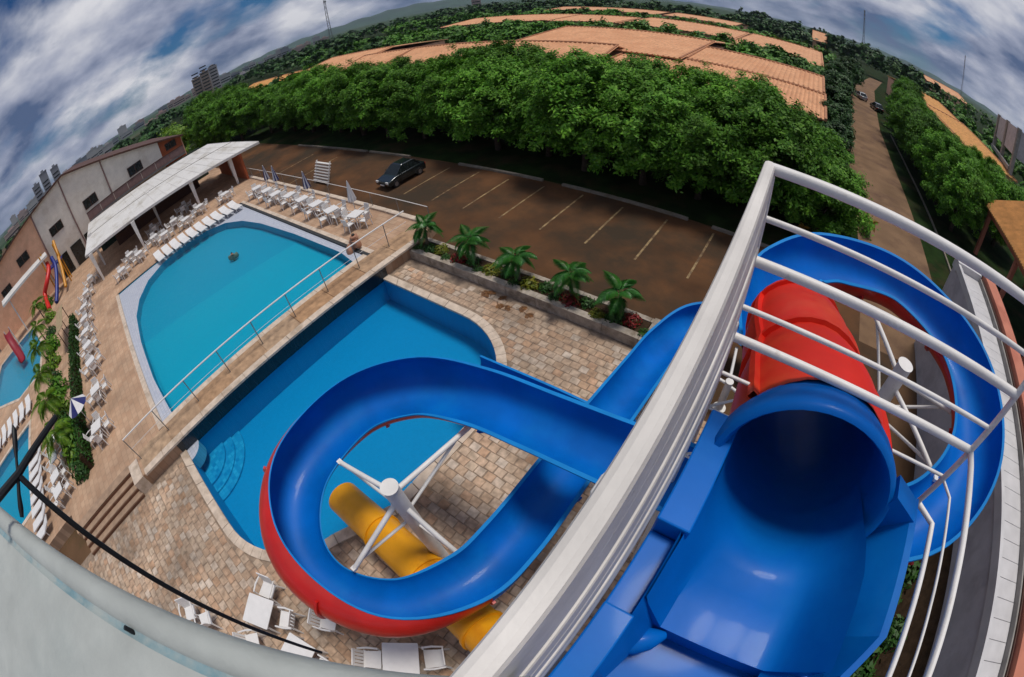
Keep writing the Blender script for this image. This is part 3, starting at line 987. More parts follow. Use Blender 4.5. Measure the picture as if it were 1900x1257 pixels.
# trees along the road on the right
side = [(14.6, 35.4, .92, 1.0), (14.2, 40.5, .95, 1.05), (14.1, 45.5, .98, 1.02), (14.1, 51, 1.0, 1.0), (14.3, 57, 1.02, 1.05), (14.6, 63, 1.0, 1.05), (16.3, 71, 1.0, 1.05), (18, 80, 1.05, 1.1), (20.0, 90, 1.05, 1.1), (22.5, 102, 1.05, 1.1)]
for i, (x, y, s, zs) in enumerate(side):
    tree(x, y, s, CROWNS[(i + 2) % 5], 'leafy green tree, %s counted away from the tiled kiosk along the road' % ORD[i], 'trees lining the right of the road', zsc=zs)
side = [(21.0, 38.5, .95, 1.0), (20.5, 44, .95, 1.0), (21.5, 51, .9, .95)]
for i, (x, y, s, zs) in enumerate(side):
    tree(x, y, s, CROWNS[(i + 1) % 5], 'leafy tree behind the roadside row, %s from the near end' % ORD[i], 'trees behind the roadside row', zsc=zs)
side = [(2.6, 38, .62, .9), (3.0, 44, .7, .95), (3.1, 52, .75, 1.0), (3.2, 60, .8, 1.0), (3.9, 69, .85, 1.0), (4.6, 79, .9, 1.05), (6.5, 90, .95, 1.1), (9, 103, 1, 1.1)]
for i, (x, y, s, zs) in enumerate(side):
    tree(x, y, s, CROWNS_S[i % 3], 'dark green tree on the left verge of the road, %s from the near end' % ORD[i], 'trees on the left verge of the road', name='verge_tree', zsc=zs)


# far belts of trees that read as masses
def belt(name, spots, label, mt='leaf_belt', L=1.0, clumps=34, leaves=16):
    P, N = [], []
    rng = np.random.default_rng(len(spots) * 7 + 1)
    for (x, y, s, h) in spots:
        k = int(rng.integers(0, 10000))
        p, nn, _ = crown_points(k, 3.4 * s, 5.0 * h, .6, 9, clumps, leaves, .42)
        P.append(p + np.array([x, y, 0]))
        N.append(nn)
    o = bpy.data.objects.new(name, leaf_mesh(name, np.concatenate(P), np.concatenate(N), L, L * .5, mt, rng))
    COL.objects.link(o)
    return tag(o, label, 'trees', kind='stuff')


rr = random.Random(5)


def strip(x0, x1, y0, y1, step, s=1.0, h=1.0, j=1.5):
    out = []
    x = x0
    while x < x1:
        t = (x - x0) / (x1 - x0)
        out.append((x + rr.uniform(-j, j), y0 + (y1 - y0) * t + rr.uniform(-j, j), s * rr.uniform(.8, 1.25), h * rr.uniform(.75, 1.2)))
        x += step * rr.uniform(.8, 1.2)
    return out


belt('tree_belt', strip(-150, 2, 78, 72, 4.0, .9, .82) + strip(-150, 2, 84, 79, 4.5, 1, .95) + strip(-160, 0, 90, 86, 4.5, .9, .9),
     'belt of green trees between the first and second rows of tiled roofs', L=.9, clumps=40, leaves=18)
belt('tree_belt', strip(-190, 6, 150, 126, 6, 1.2, .95) + strip(-190, 4, 158, 134, 6, 1.2, 1.05), 'belt of trees behind the second row of tiled roofs', L=1.5, clumps=26, leaves=14)
belt('tree_belt', strip(-260, 20, 215, 205, 8, 1.6, 1.3, 4) + strip(-280, 10, 240, 235, 9, 1.7, 1.5, 5) + strip(-300, 0, 290, 280, 10, 2, 1.7, 6), 'far belt of trees beyond the roofs near the horizon', mt='leaf_dark', L=2.2, clumps=26, leaves=14)
belt('tall_pine_wood', strip(-60, 70, 360, 330, 8, 1.6, 2.6, 7) + strip(-40, 60, 300, 270, 8, 1.4, 2.4, 6) + strip(4, 46, 210, 150, 5, 1.1, 2.2, 3), 'dark wood of tall trees on the horizon at the head of the road', mt='leaf_dark', L=2.0, clumps=30, leaves=14)
belt('tree_belt', strip(34, 120, 215, 150, 7, 1.5, 1.5, 5) + strip(30, 90, 150, 100, 6, 1.2, 1.15, 4) + strip(27, 70, 112, 70, 5, 1.0, 1.0, 3) + strip(32, 60, 75, 50, 5, 1.0, .95, 3), 'mass of trees beyond the roadside row at the right', L=1.3, clumps=30, leaves=14)
belt('tree_belt', strip(-330, -70, 60, 30, 8, 1.2, .95, 4) + strip(-300, -100, 100, 75, 9, 1.3, 1.0, 5) + strip(-330, -150, 20, 0, 9, 1.2, .9, 5), 'scattered trees and gardens before the city at the left', mt='leaf_dark', L=1.7, clumps=22, leaves=12)
belt('scrub', strip(-380, -160, 150, 120, 11, 1.8, 1.0, 8) + strip(-390, -190, 190, 180, 11, 1.8, 1.1, 8) + strip(-395, -200, 240, 240, 12, 2, 1.3, 9) + strip(-390, -150, 60, 20, 12, 1.6, .8, 8) + strip(-390, -180, -40, -100, 14, 1.6, .8, 8), 'dark scrub before the skyline at the left', mt='leaf_dark', L=2.4, clumps=18, leaves=12)
belt('bright_shrubs', strip(-84, -72, 15, 12.6, 2, .8, 1.05, .5) + strip(-96, -80, 15, 13, 2.5, .8, 1.1, .5), 'bright green shrubs at the left end of the tree row', mt='leaf_bright', L=.6)


# bushes (shared meshes)
def bush_mesh(seed, mt, r=.45, n=300, L=.16):
    rng = np.random.default_rng(seed)
    d = rng.normal(0, 1, (n, 3))
    d[:, 2] = np.abs(d[:, 2])
    d /= np.linalg.norm(d, axis=1)[:, None]
    p = d * (r * rng.uniform(.45, 1.05, n))[:, None]
    p[:, 2] = p[:, 2] * .9 + .02
    return leaf_mesh('foliage', p, d + np.array([0, 0, .4]), L, L * .45, mt, rng)


BUSH = {m: [bush_mesh(s + 3, m) for s in range(2)] for m in ('leaf_dark', 'leaf_yellow', 'leaf_red', 'leaf_bright', 'leaf_mango')}


def bush(x, y, z, s, mt, label, group, zs=1.0):
    t = empty('shrub', (x, y, z), label, 'shrub', group, random.uniform(0, 6))
    o = bpy.data.objects.new('foliage', random.choice(BUSH[mt]))
    COL.objects.link(o)
    o.parent = t
    o.scale = (s, s, s * zs)
    k = MB().tube([(0, 0, -.05), (.02, 0, .18 * s)], [.03 * s, .015 * s], 6).build('stem', 'bark', t, world=False)
    return t


# ------------------------------------------------------------------ palms
def frond_mesh(length, mt, droop=1.0, leaflets=22, wid=.05):
    b = MB()
    N = 9
    cen = []
    for i in range(N):
        t = i / (N - 1)
        cen.append(Vector((length * (t - .12 * t * t * droop), 0, length * (.55 * t - .95 * droop * t * t))))
    b.tube(cen, [.016 * (1 - .8 * i / (N - 1)) for i in range(N)], 5)
    for k in range(leaflets):
        t = .16 + .84 * k / (leaflets - 1)
        i = min(int(t * (N - 1)), N - 2)
        f = t * (N - 1) - i
        p = cen[i].lerp(cen[i + 1], f)
        tg = (cen[i + 1] - cen[i]).normalized()
        ll = length * .34 * math.sin(math.pi * min(.97, .25 + .75 * t)) + .04
        for s in (-1, 1):
            dv = (Vector((0, s, 0)) * .82 + tg * .55 + Vector((0, 0, -.18 - .25 * t))).normalized()
            q = p + dv * ll + Vector((0, 0, -.10 * ll))
            mid = p + dv * ll * .5 + Vector((0, 0, .03))
            w = tg * wid * .5
            b.add([p - w * .5, p + w * .5, mid + w, q, mid - w], [(0, 1, 2, 3, 4)] if s > 0 else [(4, 3, 2, 1, 0)])
    me = bpy.data.meshes.new('frond')
    me.from_pydata(b.v, [], b.f)
    me.materials.append(MATS[mt])
    return me


FROND = [frond_mesh(1.15, 'leaf_palm', d) for d in (.75, 1.05)]
FROND_DRY = [frond_mesh(.75, 'leaf_straw', .8, 16)]
FROND_DEAD = [frond_mesh(.8, 'leaf_dead', .45, 16)]
FROND_OLIVE = [frond_mesh(1.5, 'leaf_bright', d, 20, .07) for d in (.8, 1.1)]


def palm(x, y, z, h, sc, nf, label, group, fr=FROND, name='palm_tree', lean=0.05, tr=.06):
    t = empty(name, (x, y, z), label, 'palm', group)
    a = random.uniform(0, 6)
    lx, ly = lean * h * math.cos(a), lean * h * math.sin(a)
    b = MB()
    N = 9
    b.tube([(lx * (i / (N - 1)) ** 2, ly * (i / (N - 1)) ** 2, -.05 + (h + .05) * i / (N - 1)) for i in range(N)], [tr * (1.35 - .6 * i / (N - 1)) * (1.12 if i % 2 else .95) for i in range(N)], 9)
    b.build('trunk', 'palm_bark', t, world=False, smooth=True)
    for k in range(nf):
        o = bpy.data.objects.new('frond', fr[k % len(fr)])
        COL.objects.link(o)
        o.parent = t
        o.location = (lx, ly, h)
        tilt = -0.55 if k % 3 == 0 else (0.05 if k % 3 == 1 else .35)
        o.rotation_euler = (random.uniform(-.25, .25), tilt + random.uniform(-.18, .18), 2 * math.pi * k / nf + random.uniform(-.25, .25))
        o.scale = (sc * random.uniform(.85, 1.1),) * 3
    return t


px5 = [-14.2, -11.3, -9.0, -6.6, -4.6]
for i, x in enumerate(px5):
    palm(x, 10.85, .36, 1.05 + .1 * (i % 2), .88, 13, 'small green palm in the stone planter, ' + ['leftmost of five beside the railing', 'second of five from the left', 'middle one of five', 'second of five from the right', 'rightmost of five next to the blue slide'][i], 'palms in the stone planter')
kinds = ['leaf_dark', 'leaf_dark', 'leaf_yellow', 'leaf_dark', 'leaf_red', 'leaf_dark', 'leaf_dark', 'leaf_yellow', 'leaf_dark', 'leaf_dark', 'leaf_yellow', 'leaf_dark', 'leaf_dark', 'leaf_red', 'leaf_dark', 'leaf_yellow', 'leaf_dark', 'leaf_red', 'leaf_dark']
cn = {'leaf_dark': 'dark green', 'leaf_yellow': 'yellow green', 'leaf_red': 'red leaved'}
cnt = {}
for i, k in enumerate(kinds):
    cnt[k] = cnt.get(k, 0) + 1
    x = -14.5 + 11.0 * i / (len(kinds) - 1)
    bush(x, 10.68 + .2 * ((i * 7) % 3 - 1), .34, (.75 if k == 'leaf_dark' else .85) + .12 * ((i * 5) % 3 - 1), k, '%s low shrub in the stone planter, %s of that colour from the left' % (cn[k], ORD[cnt[k] - 1]), 'low shrubs in the stone planter')
# fallen brown fronds on the terrace
for i, (x, y, a) in enumerate([(-10.2, 9.75, .1), (-9.6, 9.7, 2.0), (-9.15, 9.55, -.5), (-8.7, 9.3, 1.1), (-8.3, 9.65, .4), (-8.9, 9.85, 2.9), (-9.9, 9.5, 1.2), (-7.9, 9.6, -.2)]):
    o = bpy.data.objects.new('fallen_frond', FROND_DEAD[0])
    COL.objects.link(o)
    o.location = (x, y, .07)
    o.rotation_euler = (.1, .28, a)
    o.scale = (.9, .9, .35)
    tag(o, 'dry brown palm frond fallen on the paving, %s of eight from the left' % ORD[[0, 2, 4, 5, 6, 3, 1, 7][i]], 'palm frond', 'fallen fronds by the planter')
# straw coloured palms by the road mouth
palm(0.95, 21.3, 0, 1.0, .62, 9, 'small straw coloured dry palm at the tree row end, left of the pair', 'dry palms beside the road mouth', FROND_DRY, 'dry_palm', tr=.16)
palm(5.4, 25.9, 0, .9, .8, 9, 'small straw coloured dry palm on the road edge, right of the pair', 'dry palms beside the road mouth', FROND_DRY, 'dry_palm', tr=.14)
# planting strip at the left between the terraces: palms and shrubs
strip_pts = [(-18.6, -8.9), (-20.2, -9.2), (-21.9, -9.4), (-23.6, -9.8), (-25.6, -10.1), (-27.8, -10.3), (-30.4, -10.8), (-33.2, -11.0), (-36.6, -11.3), (-40.6, -11.8), (-45.5, -12.4), (-51, -13.2)]
for i, (x, y) in enumerate(strip_pts):
    bush(x, y, U, 1.7 + .3 * (i % 3), ['leaf_dark', 'leaf_bright', 'leaf_mango'][i % 3], 'bushy shrub in the planting strip left of the upper pool, %s from the steps' % ORD[i], 'shrubs in the planting strip', 1.25)
for i, (x, y, h) in enumerate([(-20.9, -9.6, 1.5), (-24.6, -10.2, 1.7), (-28.6, -10.8, 1.8), (-33.6, -11.4, 2.0), (-39, -12.2, 2.0), (-47, -13.4, 2.1)]):
    palm(x, y, U, h, 1.0, 11, 'bushy olive green palm in the left planting strip, %s from the steps' % ORD[i], 'palms in the left planting strip', FROND_OLIVE)
hw = empty('clipped_hedge', (-27, -8.1, U), 'narrow dark clipped hedge behind the row of white tables', 'hedge')
rng = np.random.default_rng(9)
p_ = rng.uniform([-37, -8.5, U], [-18.2, -8.0, U + 1.0], (9000, 3))
o = bpy.data.objects.new('foliage', leaf_mesh('foliage', p_ - np.array([-27, -8.1, U]), rng.normal(0, 1, (9000, 3)), .17, .09, 'leaf_dark', rng))
COL.objects.link(o)
o.parent = hw
MB().box(-37, -18.2, -8.4, -8.1, U, U + .85).build('core', 'soil', hw)
# dark shrubs on the ground below the slide and beside the right-hand building
rr = random.Random(77)
bk_ = MB().hexa([(5.2, -6, -.1), (7.94, -6, -.1), (7.94, 8, -.1), (5.2, 8, -.1), (5.21, -6, -.05), (7.94, -6, 2.7), (7.94, 8, 2.7), (5.21, 8, -.05)])
tag(bk_.build('planted_bank', 'soil'), kind='structure')
for i in range(16):
    x, y = 6.4 + 1.1 * rr.random(), -3 + 9.8 * i / 16
    bush(x, y, (x - 5.2) * .99, 1.0 + .7 * rr.random(), 'leaf_dark', 'dark shrub on the soil bank along the grey wall, %s from the near end' % ORD[i], 'shrubs along the grey wall')

# ------------------------------------------------------------------ water slide
def catmull(pts, n):
    pts = [np.array(p, float) for p in pts]
    P = [2 * pts[0] - pts[1]] + pts + [2 * pts[-1] - pts[-2]]
    out = []
    for i in range(1, len(P) - 2):
        for k in range(n):
            t = k / n
            a, b, c, d = P[i - 1], P[i], P[i + 1], P[i + 2]
            out.append(.5 * ((2 * b) + (-a + c) * t + (2 * a - 5 * b + 4 * c - d) * t * t + (-a + 3 * b - 3 * c + d) * t ** 3))
    out.append(P[-2])
    return out


def frames(path):
    fr = []
    for i, p in enumerate(path):
        q = path[min(i + 1, len(path) - 1)][:3] - path[max(i - 1, 0)][:3]
        t = Vector(q).normalized()
        s = t.cross(Vector((0, 0, 1))).normalized()      # right-hand side
        u = s.cross(t).normalized()
        fr.append((Vector(p[:3]), t, s, u))
    return fr


def resample(path, step):
    d = [0.0]
    for i in range(1, len(path)):
        d.append(d[-1] + float(np.linalg.norm(path[i][:3] - path[i - 1][:3])))
    n = max(2, int(round(d[-1] / step)) + 1)
    tgt = np.linspace(0, d[-1], n)
    arr = np.array(path)
    return [np.array([np.interp(x, d, arr[:, c]) for c in range(arr.shape[1])]) for x in tgt]


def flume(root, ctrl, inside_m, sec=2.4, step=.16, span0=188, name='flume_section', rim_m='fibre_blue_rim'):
    """open channel; ctrl rows are x, y, z of the rim centre, bank in degrees (positive lifts the right-hand rim)"""
    path = resample(catmull(ctrl, 10), step)
    fr = frames(path)
    A = 19
    th = .022
    per = max(2, int(round(sec / step)))
    i0 = 0
    while i0 < len(fr) - 1:
        i1 = min(i0 + per, len(fr) - 1)
        if len(fr) - 1 - i1 < per * .4:
            i1 = len(fr) - 1
        outside_m = 'fibre_red' if path[(i0 + i1) // 2][6] > .5 else 'fibre_blue'
        b = MB()
        rings = []
        for i in range(i0, i1 + 1):
            p, t, s, u = fr[i]
            bk = R_(path[i][3])
            kk = path[i][4]
            r = path[i][5] + .08 * kk
            span = span0 + 28 * kk
            lift = r * .95 * math.sin(R_((span - 180) / 2))
            rg = []
            prof = []
            a0 = math.pi + R_(90 - span / 2) * -1
            for k in range(A):
                a = math.pi - R_((180 - span) / 2) + R_(span) * k / (A - 1)
                prof.append((r * math.cos(a), r * math.sin(a) * .95))
            lip = .075 - .045 * kk
            inn = [(x, y) for x, y in prof]
            out = [(x * (1 + th / r), y * (1 + th / r)) for x, y in prof]
            l0, l1 = prof[0], prof[-1]
            left = [(l0[0], l0[1] + .018), (l0[0] - lip, l0[1] + .018), (l0[0] - lip, l0[1] - .012)]
            right = [(l1[0] + lip, l1[1] - .012), (l1[0] + lip, l1[1] + .018), (l1[0], l1[1] + .018)]
            sh = lift * .8
            loop = inn + [right[2], right[1], right[0]] + out[::-1] + [left[2], left[1], left[0]]
            for x, y in loop:
                xx = x * math.cos(bk) - y * math.sin(bk)
                yy = x * math.sin(bk) + y * math.cos(bk)
                rg.append(p + s * xx + u * (yy - sh))
            rings.append(rg)
        m = len(rings[0])
        mi = [0] * (A - 1) + [2] * 4 + [1] * (A - 1) + [2] * 4
        for i in range(len(rings) - 1):
            b.v += [tuple(q) for q in rings[i]]
        b.v += [tuple(q) for q in rings[-1]]
        for i in range(len(rings) - 1):
            for k in range(m):
                k2 = (k + 1) % m
                b.f.append((i * m + k, i * m + k2, (i + 1) * m + k2, (i + 1) * m + k))
                b.mi.append(mi[k])
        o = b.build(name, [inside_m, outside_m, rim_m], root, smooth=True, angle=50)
        # bolted joint collar on the outside of the section
        c = MB()
        for q in (i1,):
            p, t, s, u = fr[q]
            bk = R_(path[q][3])
            kk = path[q][4]
            r = path[q][5] + .08 * kk
            span = span0 + 28 * kk
            sh = r * .95 * math.sin(R_((span - 180) / 2)) * .8
            r0, r1 = r + .024, r + .075
            vs = []
            for dt in (-.03, .03):
                for k in range(A):
                    a = math.pi - R_((180 - span) / 2) + R_(span) * (.14 + .72 * k / (A - 1))
                    for rad in (r0, r1):
                        x, y = rad * math.cos(a), rad * math.sin(a) * .95
                        xx = x * math.cos(bk) - y * math.sin(bk)
                        yy = x * math.sin(bk) + y * math.cos(bk)
                        vs.append(p + s * xx + u * (yy - sh) + t * dt)
            fs = []
            for k in range(A - 1):
                a_, b2 = 2 * k, 2 * (k + 1)
                q0 = 2 * A
                fs += [(a_, a_ + 1, b2 + 1, b2), (q0 + a_, q0 + b2, q0 + b2 + 1, q0 + a_ + 1), (a_ + 1, q0 + a_ + 1, q0 + b2 + 1, b2 + 1)]
            q0 = 2 * A
            fs += [(0, q0, q0 + 1, 1), (q0 - 2, q0 - 1, 2 * q0 - 1, 2 * q0 - 2)]
            c.add(vs, fs)
        c.build('joint_collar', outside_m, o)
        i0 = i1
    return fr


def ring_tube(b, fr, r, n=28, m=0):
    rs = r if isinstance(r, list) else [r] * len(fr)
    rings = [[p + s * (rs[i] * math.cos(2 * math.pi * k / n)) + u * (rs[i] * math.sin(2 * math.pi * k / n)) for k in range(n)] for i, (p, t, s, u) in enumerate(fr)]
    vs = [q for rg in rings for q in rg]
    fs = [(i * n + k, i * n + (k + 1) % n, (i + 1) * n + (k + 1) % n, (i + 1) * n + k) for i in range(len(fr) - 1) for k in range(n)]
    b.add(vs, fs, m)


def closed_tube(root, ctrl, r, out_m, in_m, sec=1.7, step=.14, collar=.07, name='tube_section', bulge=0.0, seams=()):
    path = resample(catmull(ctrl, 10), step)
    fr = frames(path)
    per = max(2, int(round(sec / step)))
    i0 = 0
    while i0 < len(fr) - 1:
        i1 = min(i0 + per, len(fr) - 1)
        if len(fr) - 1 - i1 < per * .5:
            i1 = len(fr) - 1
        b = MB()
        nn_ = i1 - i0
        ring_tube(b, fr[i0:i1 + 1], [r * (1 + bulge * math.sin(math.pi * q / nn_)) for q in range(nn_ + 1)], m=0)
        ring_tube(b, fr[i0:i1 + 1], r - .025, m=1)
        o = b.build(name, [out_m, in_m], root, smooth=True)
        for an in seams:
            sm = MB()
            ca, sa = math.cos(R_(an)), math.sin(R_(an))
            nn_ = i1 - i0
            vs = []
            for q in range(nn_ + 1):
                p, t, s, u = fr[i0 + q]
                rq = r * (1 + bulge * math.sin(math.pi * q / nn_))
                d = s * ca + u * sa
                w = (u * ca - s * sa) * .028
                vs += [p + d * (rq - .01) - w, p + d * (rq + .055) - w, p + d * (rq + .055) + w, p + d * (rq - .01) + w]
            sm.add(vs, [(q * 4 + k, q * 4 + (k + 1) % 4, q * 4 + 4 + (k + 1) % 4, q * 4 + 4 + k) for q in range(nn_) for k in range(4)])
            sm.build('seam_flange', out_m, o)
        c = MB()
        p, t, s, u = fr[i1]
        seg = [(p - t * .035, t, s, u), (p + t * .035, t, s, u)]
        ring_tube(c, seg, r + collar)
        for pp in seg:
            vs = []
            n = 28
            for rad in (r - .02, r + collar):
                vs += [pp[0] + pp[2] * (rad * math.cos(2 * math.pi * k / n)) + pp[3] * (rad * math.sin(2 * math.pi * k / n)) for k in range(n)]
            c.add(vs, [(k, (k + 1) % n, n + (k + 1) % n, n + k) for k in range(n)])
        c.build('joint_collar', out_m, o, smooth=True)
        i0 = i1
    return fr


ws = empty('water_slide', (2, 4, 0), 'long blue and red open water slide winding from the tower into the lower pool', 'water slide')
# red enclosed tube from the tower
TUBE = [(.70, 1.60, 8.78), (.68, 2.4, 8.42), (.62, 3.2, 8.08), (.50, 4.35, 7.66)]
closed_tube(ws, [(.695, 1.80, 8.69)] + TUBE[1:], .58, 'fibre_orange_red', 'fibre_blue', sec=1.35, collar=.05, bulge=.09, seams=(28, 152))
# one continuous channel: x, y, rim height, bank, fullness of the bend, radius, red outside
CHANNEL = [
    # right-hand loop (clockwise), the left rim is the outer one
    (.50, 4.3, 7.70, 0, .7, .58, 1), (.34, 5.3, 7.33, 0, .6, .60, 1), (.26, 6.25, 7.02, -2, .5, .60, 1), (.42, 7.2, 6.86, -14, .4, .60, 1), (1.25, 8.25, 6.78, -27, .3, .60, 1), (3.05, 8.75, 6.70, -29, .3, .60, 1),
    (4.75, 7.5, 6.60, -29, .3, .60, 1), (5.05, 5.5, 6.40, -27, .3, .60, 1), (4.0, 3.95, 6.05, -18, .2, .58, 1), (2.2, 3.5, 5.55, -6, 0, .56, 0),
    # straight run
    (.5, 3.42, 5.2, 0, 0, .54, 0), (-1.2, 3.4, 4.95, 0, 0, .54, 0), (-2.7, 3.38, 4.75, 0, 0, .54, 0),
    # left-hand loop (counter-clockwise), the right rim is the outer one
    (-4.1, 3.28, 4.6, -2, .25, .54, 0), (-5.4, 2.85, 4.5, -8, .9, .54, 1), (-6.2, 1.75, 4.4, -6, 1, .54, 1), (-6.2, .1, 4.25, 12, 1, .54, 1),
    (-5.35, -.9, 4.15, 31, 1, .54, 1), (-4.2, -1.15, 4.0, 33, 1, .54, 1), (-2.95, -.6, 3.8, 14, .8, .54, 1), (-2.3, .6, 3.58, 6, .15, .54, 0),
    # run below the first one
    (-2.2, 1.7, 3.4, 2, 0, .54, 0), (-2.3, 3.6, 3.06, 0, 0, .54, 0), (-2.32, 5.4, 2.76, 0, 0, .54, 0), (-2.32, 7.6, 2.32, 0, 0, .54, 0), (-2.25, 9.2, 1.98, -6, 0, .54, 0),
    # last turn and exit
    (-1.75, 10.7, 1.76, -26, 0, .54, 0), (-.5, 11.4, 1.62, -34, 0, .54, 0), (.8, 10.9, 1.5, -34, 0, .54, 0), (1.5, 9.5, 1.38, -26, 0, .54, 0), (1.35, 7.9, 1.27, -26, 0, .54, 0),
    (.5, 6.6, 1.18, -20, 0, .54, 0), (-.9, 6.05, 1.08, -6, 0, .54, 0), (-2.6, 6.0, 1.0, 0, 0, .54, 0), (-4.8, 6.0, .93, 0, 0, .54, 0), (-7.35, 5.98, .72, 0, 0, .54, 0)]
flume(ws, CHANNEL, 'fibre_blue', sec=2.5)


def pylon(x, y, h, r, arms, zb=0):
    b = MB()
    b.lathe([(r * 1.9, 0), (r * 1.9, .03), (r * 1.05, .04), (r, .08), (r, h - .02), (r * 1.08, h - .018), (r * 1.08, h)], 20, (x, y, zb))
    py = b.build('pylon', 'white_paint', ws, smooth=True)
    for (ax, ay, az, hz, brace) in arms:
        c = MB()
        d = Vector((ax - x, ay - y, 0)).normalized()
        c.tube([Vector((x, y, hz)) + d * r * .8, (ax, ay, az)], .052, 10)
        if brace:
            c.tube([Vector((x, y, hz - .75)) + d * r * .8, Vector((x, y, hz)).lerp(Vector((ax, ay, az)), .85)], .034, 8)
        c.box(ax - .05, ax + .05, ay - .05, ay + .05, az - .02, az + .05)
        c.build('support_arm', 'white_paint', py, smooth=True)


pylon(-3.95, .92, 4.75, .155, [(-5.55, .75, 4.1, 4.5, True), (-4.0, 2.85, 4.1, 4.5, True), (-2.75, .95, 2.95, 4.0, True), (-4.05, -.6, 3.5, 4.2, True)])
pylon(3.1, 6.55, 6.35, .17, [(4.6, 6.4, 6.0, 6.0, True), (2.4, 8.0, 6.15, 6.05, True), (4.3, 4.9, 5.8, 5.8, True)])
pylon(-.1, 9.2, 1.3, .12, [(1.05, 9.0, .95, 1.1, False), (-1.85, 9.4, 1.3, 1.15, False), (-.3, 10.8, 1.1, 1.15, False)])
# lattice trestle under the tube
trs = MB().box(-.3, .95, 3.55, 4.65, 0, .04).build('trestle_base', 'white_paint', ws)
for (x, y) in ((-.25, 4.6), (.9, 4.6), (-.25, 3.6), (.9, 3.6)):
    MB().tube([(x, y, .04), (x, y, 7.2)], .045, 8).build('trestle_leg', 'white_paint', trs)
for z0 in np.arange(0.4, 6.6, 1.25):
    z1 = z0 + 1.25
    for (a, b) in (((-.25, 4.6), (.9, 4.6)), ((-.25, 3.6), (.9, 3.6)), ((-.25, 3.6), (-.25, 4.6)), ((.9, 3.6), (.9, 4.6))):
        MB().tube([(*a, z0), (*b, z1)], .022, 6).build('trestle_brace', 'white_paint', trs)
        MB().tube([(*a, z0), (*b, z0)], .022, 6).build('trestle_brace', 'white_paint', trs)
# posts carrying the right-hand loop and the exit
for (x, y, h) in ((-4.2, 6.0, .26), (-6.3, 6.0, .14), (1.0, 3.45, 4.55), (-2.3, 4.9, 2.1), (-2.3, 7.9, 1.55)):
    k_ = MB().tube([(x, y, 0), (x, y, h)], .07, 10)
    k_.box(x - .35, x + .35, y - .05, y + .05, h - .03, h + .05)
    k_.build('support_post', 'white_paint', ws, smooth=True)

# tunnel hood at the start
hood = MB()
n = 33
cen, R0 = Vector((.70, 1.60, 8.78)), .60
t_ = (Vector(TUBE[1]) - Vector(TUBE[0])).normalized()
s_ = t_.cross(Vector((0, 0, 1))).normalized()
u_ = s_.cross(t_).normalized()
ringsH = []
A0, A1 = R_(-40), R_(220)
for ra, rb_, dt in ((.545, .535, .45), (.56, .50, .10), (.60, .485, -.02), (.62, .495, -.045), (.655, .525, -.04), (.67, .545, 0.0), (.66, .565, .14), (.60, .565, .26)):
    ringsH.append([cen + t_ * dt + s_ * (ra * math.cos(A0 + (A1 - A0) * k / (n - 1))) + u_ * (rb_ * math.sin(A0 + (A1 - A0) * k / (n - 1)) - .01) for k in range(n)])
hood.add([q for rg in ringsH for q in rg], [(i * n + k, i * n + k + 1, (i + 1) * n + k + 1, (i + 1) * n + k) for i in range(len(ringsH) - 1) for k in range(n - 1)])
hood.build('tunnel_hood', 'fibre_blue', ws, smooth=True, angle=60)
# start trough: a chute that turns from a flat shelf into the round tube
tb = MB()
NP = 25
secs = []
flat = [(.115, 8.80), (.17, 8.62), (.26, 8.40), (.32, 8.30), (.45, 8.285), (.72, 8.28), (.98, 8.285), (1.10, 8.30), (1.17, 8.38), (1.26, 8.60), (1.33, 8.78)]
fp = np.array(flat)
fd = np.concatenate([[0], np.cumsum(np.hypot(*np.diff(fp, axis=0).T))])
for yy, w in ((.58, 0), (.80, 0.0), (1.0, .12), (1.2, .42), (1.4, .78), (1.6, 1.0), (2.0, 1.0)):
    ring = []
    for k in range(NP):
        t = k / (NP - 1)
        fx_, fz_ = np.interp(t * fd[-1], fd, fp[:, 0]), np.interp(t * fd[-1], fd, fp[:, 1]) - (yy - .58) * .05
        a = R_(188 + 164 * t)
        dy = (yy - 1.6)
        q = cen + t_ * dy / t_.y + s_ * (.545 * math.cos(a)) + u_ * (.545 * math.sin(a))
        ring.append((fx_ * (1 - w) + q.x * w, yy * (1 - w) + (q.y) * w, fz_ * (1 - w) + q.z * w))
    secs.append(ring)
tb.add([q for rg in secs for q in rg], [(i * NP + k, i * NP + k + 1, (i + 1) * NP + k + 1, (i + 1) * NP + k) for i in range(len(secs) - 1) for k in range(NP - 1)])
tb.add([(.10, .58, 8.80), (.32, .58, 8.299), (1.10, .58, 8.299), (1.3, .58, 8.78), (1.3, .58, 8.02), (.10, .58, 8.02)], [(0, 1, 2, 3, 4, 5)])
tb.build('chute_floor', 'fibre_blue', ws, smooth=True, angle=45)
MB().box(-.05, 1.60, -1.3, 1.70, 7.96, 8.03).build('trough_floor', 'fibre_blue', ws)
# left wall: a sloping inner skin up to a ledge
lw = MB()
ys = [-.6, .15, .55, 1.05, 1.66]
foot = [.10, .22, .30, .28, .10]
topx = [.10, .10, .10, .10, .13]
for i in range(len(ys) - 1):
    lw.add([(topx[i], ys[i], 8.80), (foot[i], ys[i], 8.20 if i else 8.05), (foot[i + 1], ys[i + 1], 8.2), (topx[i + 1], ys[i + 1], 8.80)], [(0, 1, 2, 3)])
lw.build('trough_side', 'fibre_blue', ws, smooth=True)
for y0, y1, z, m_ in ((.98, 1.80, 8.82, 'fibre_blue'), (.47, .976, 8.66, 'fibre_blue'), (-.60, .466, 8.80, 'fibre_blue')):
    k_ = MB().box(-.055, .12 + (.03 if y0 > .9 else 0), y0, y1, 8.0, z)
    k_.build('ledge', m_, ws, bevel=.012)
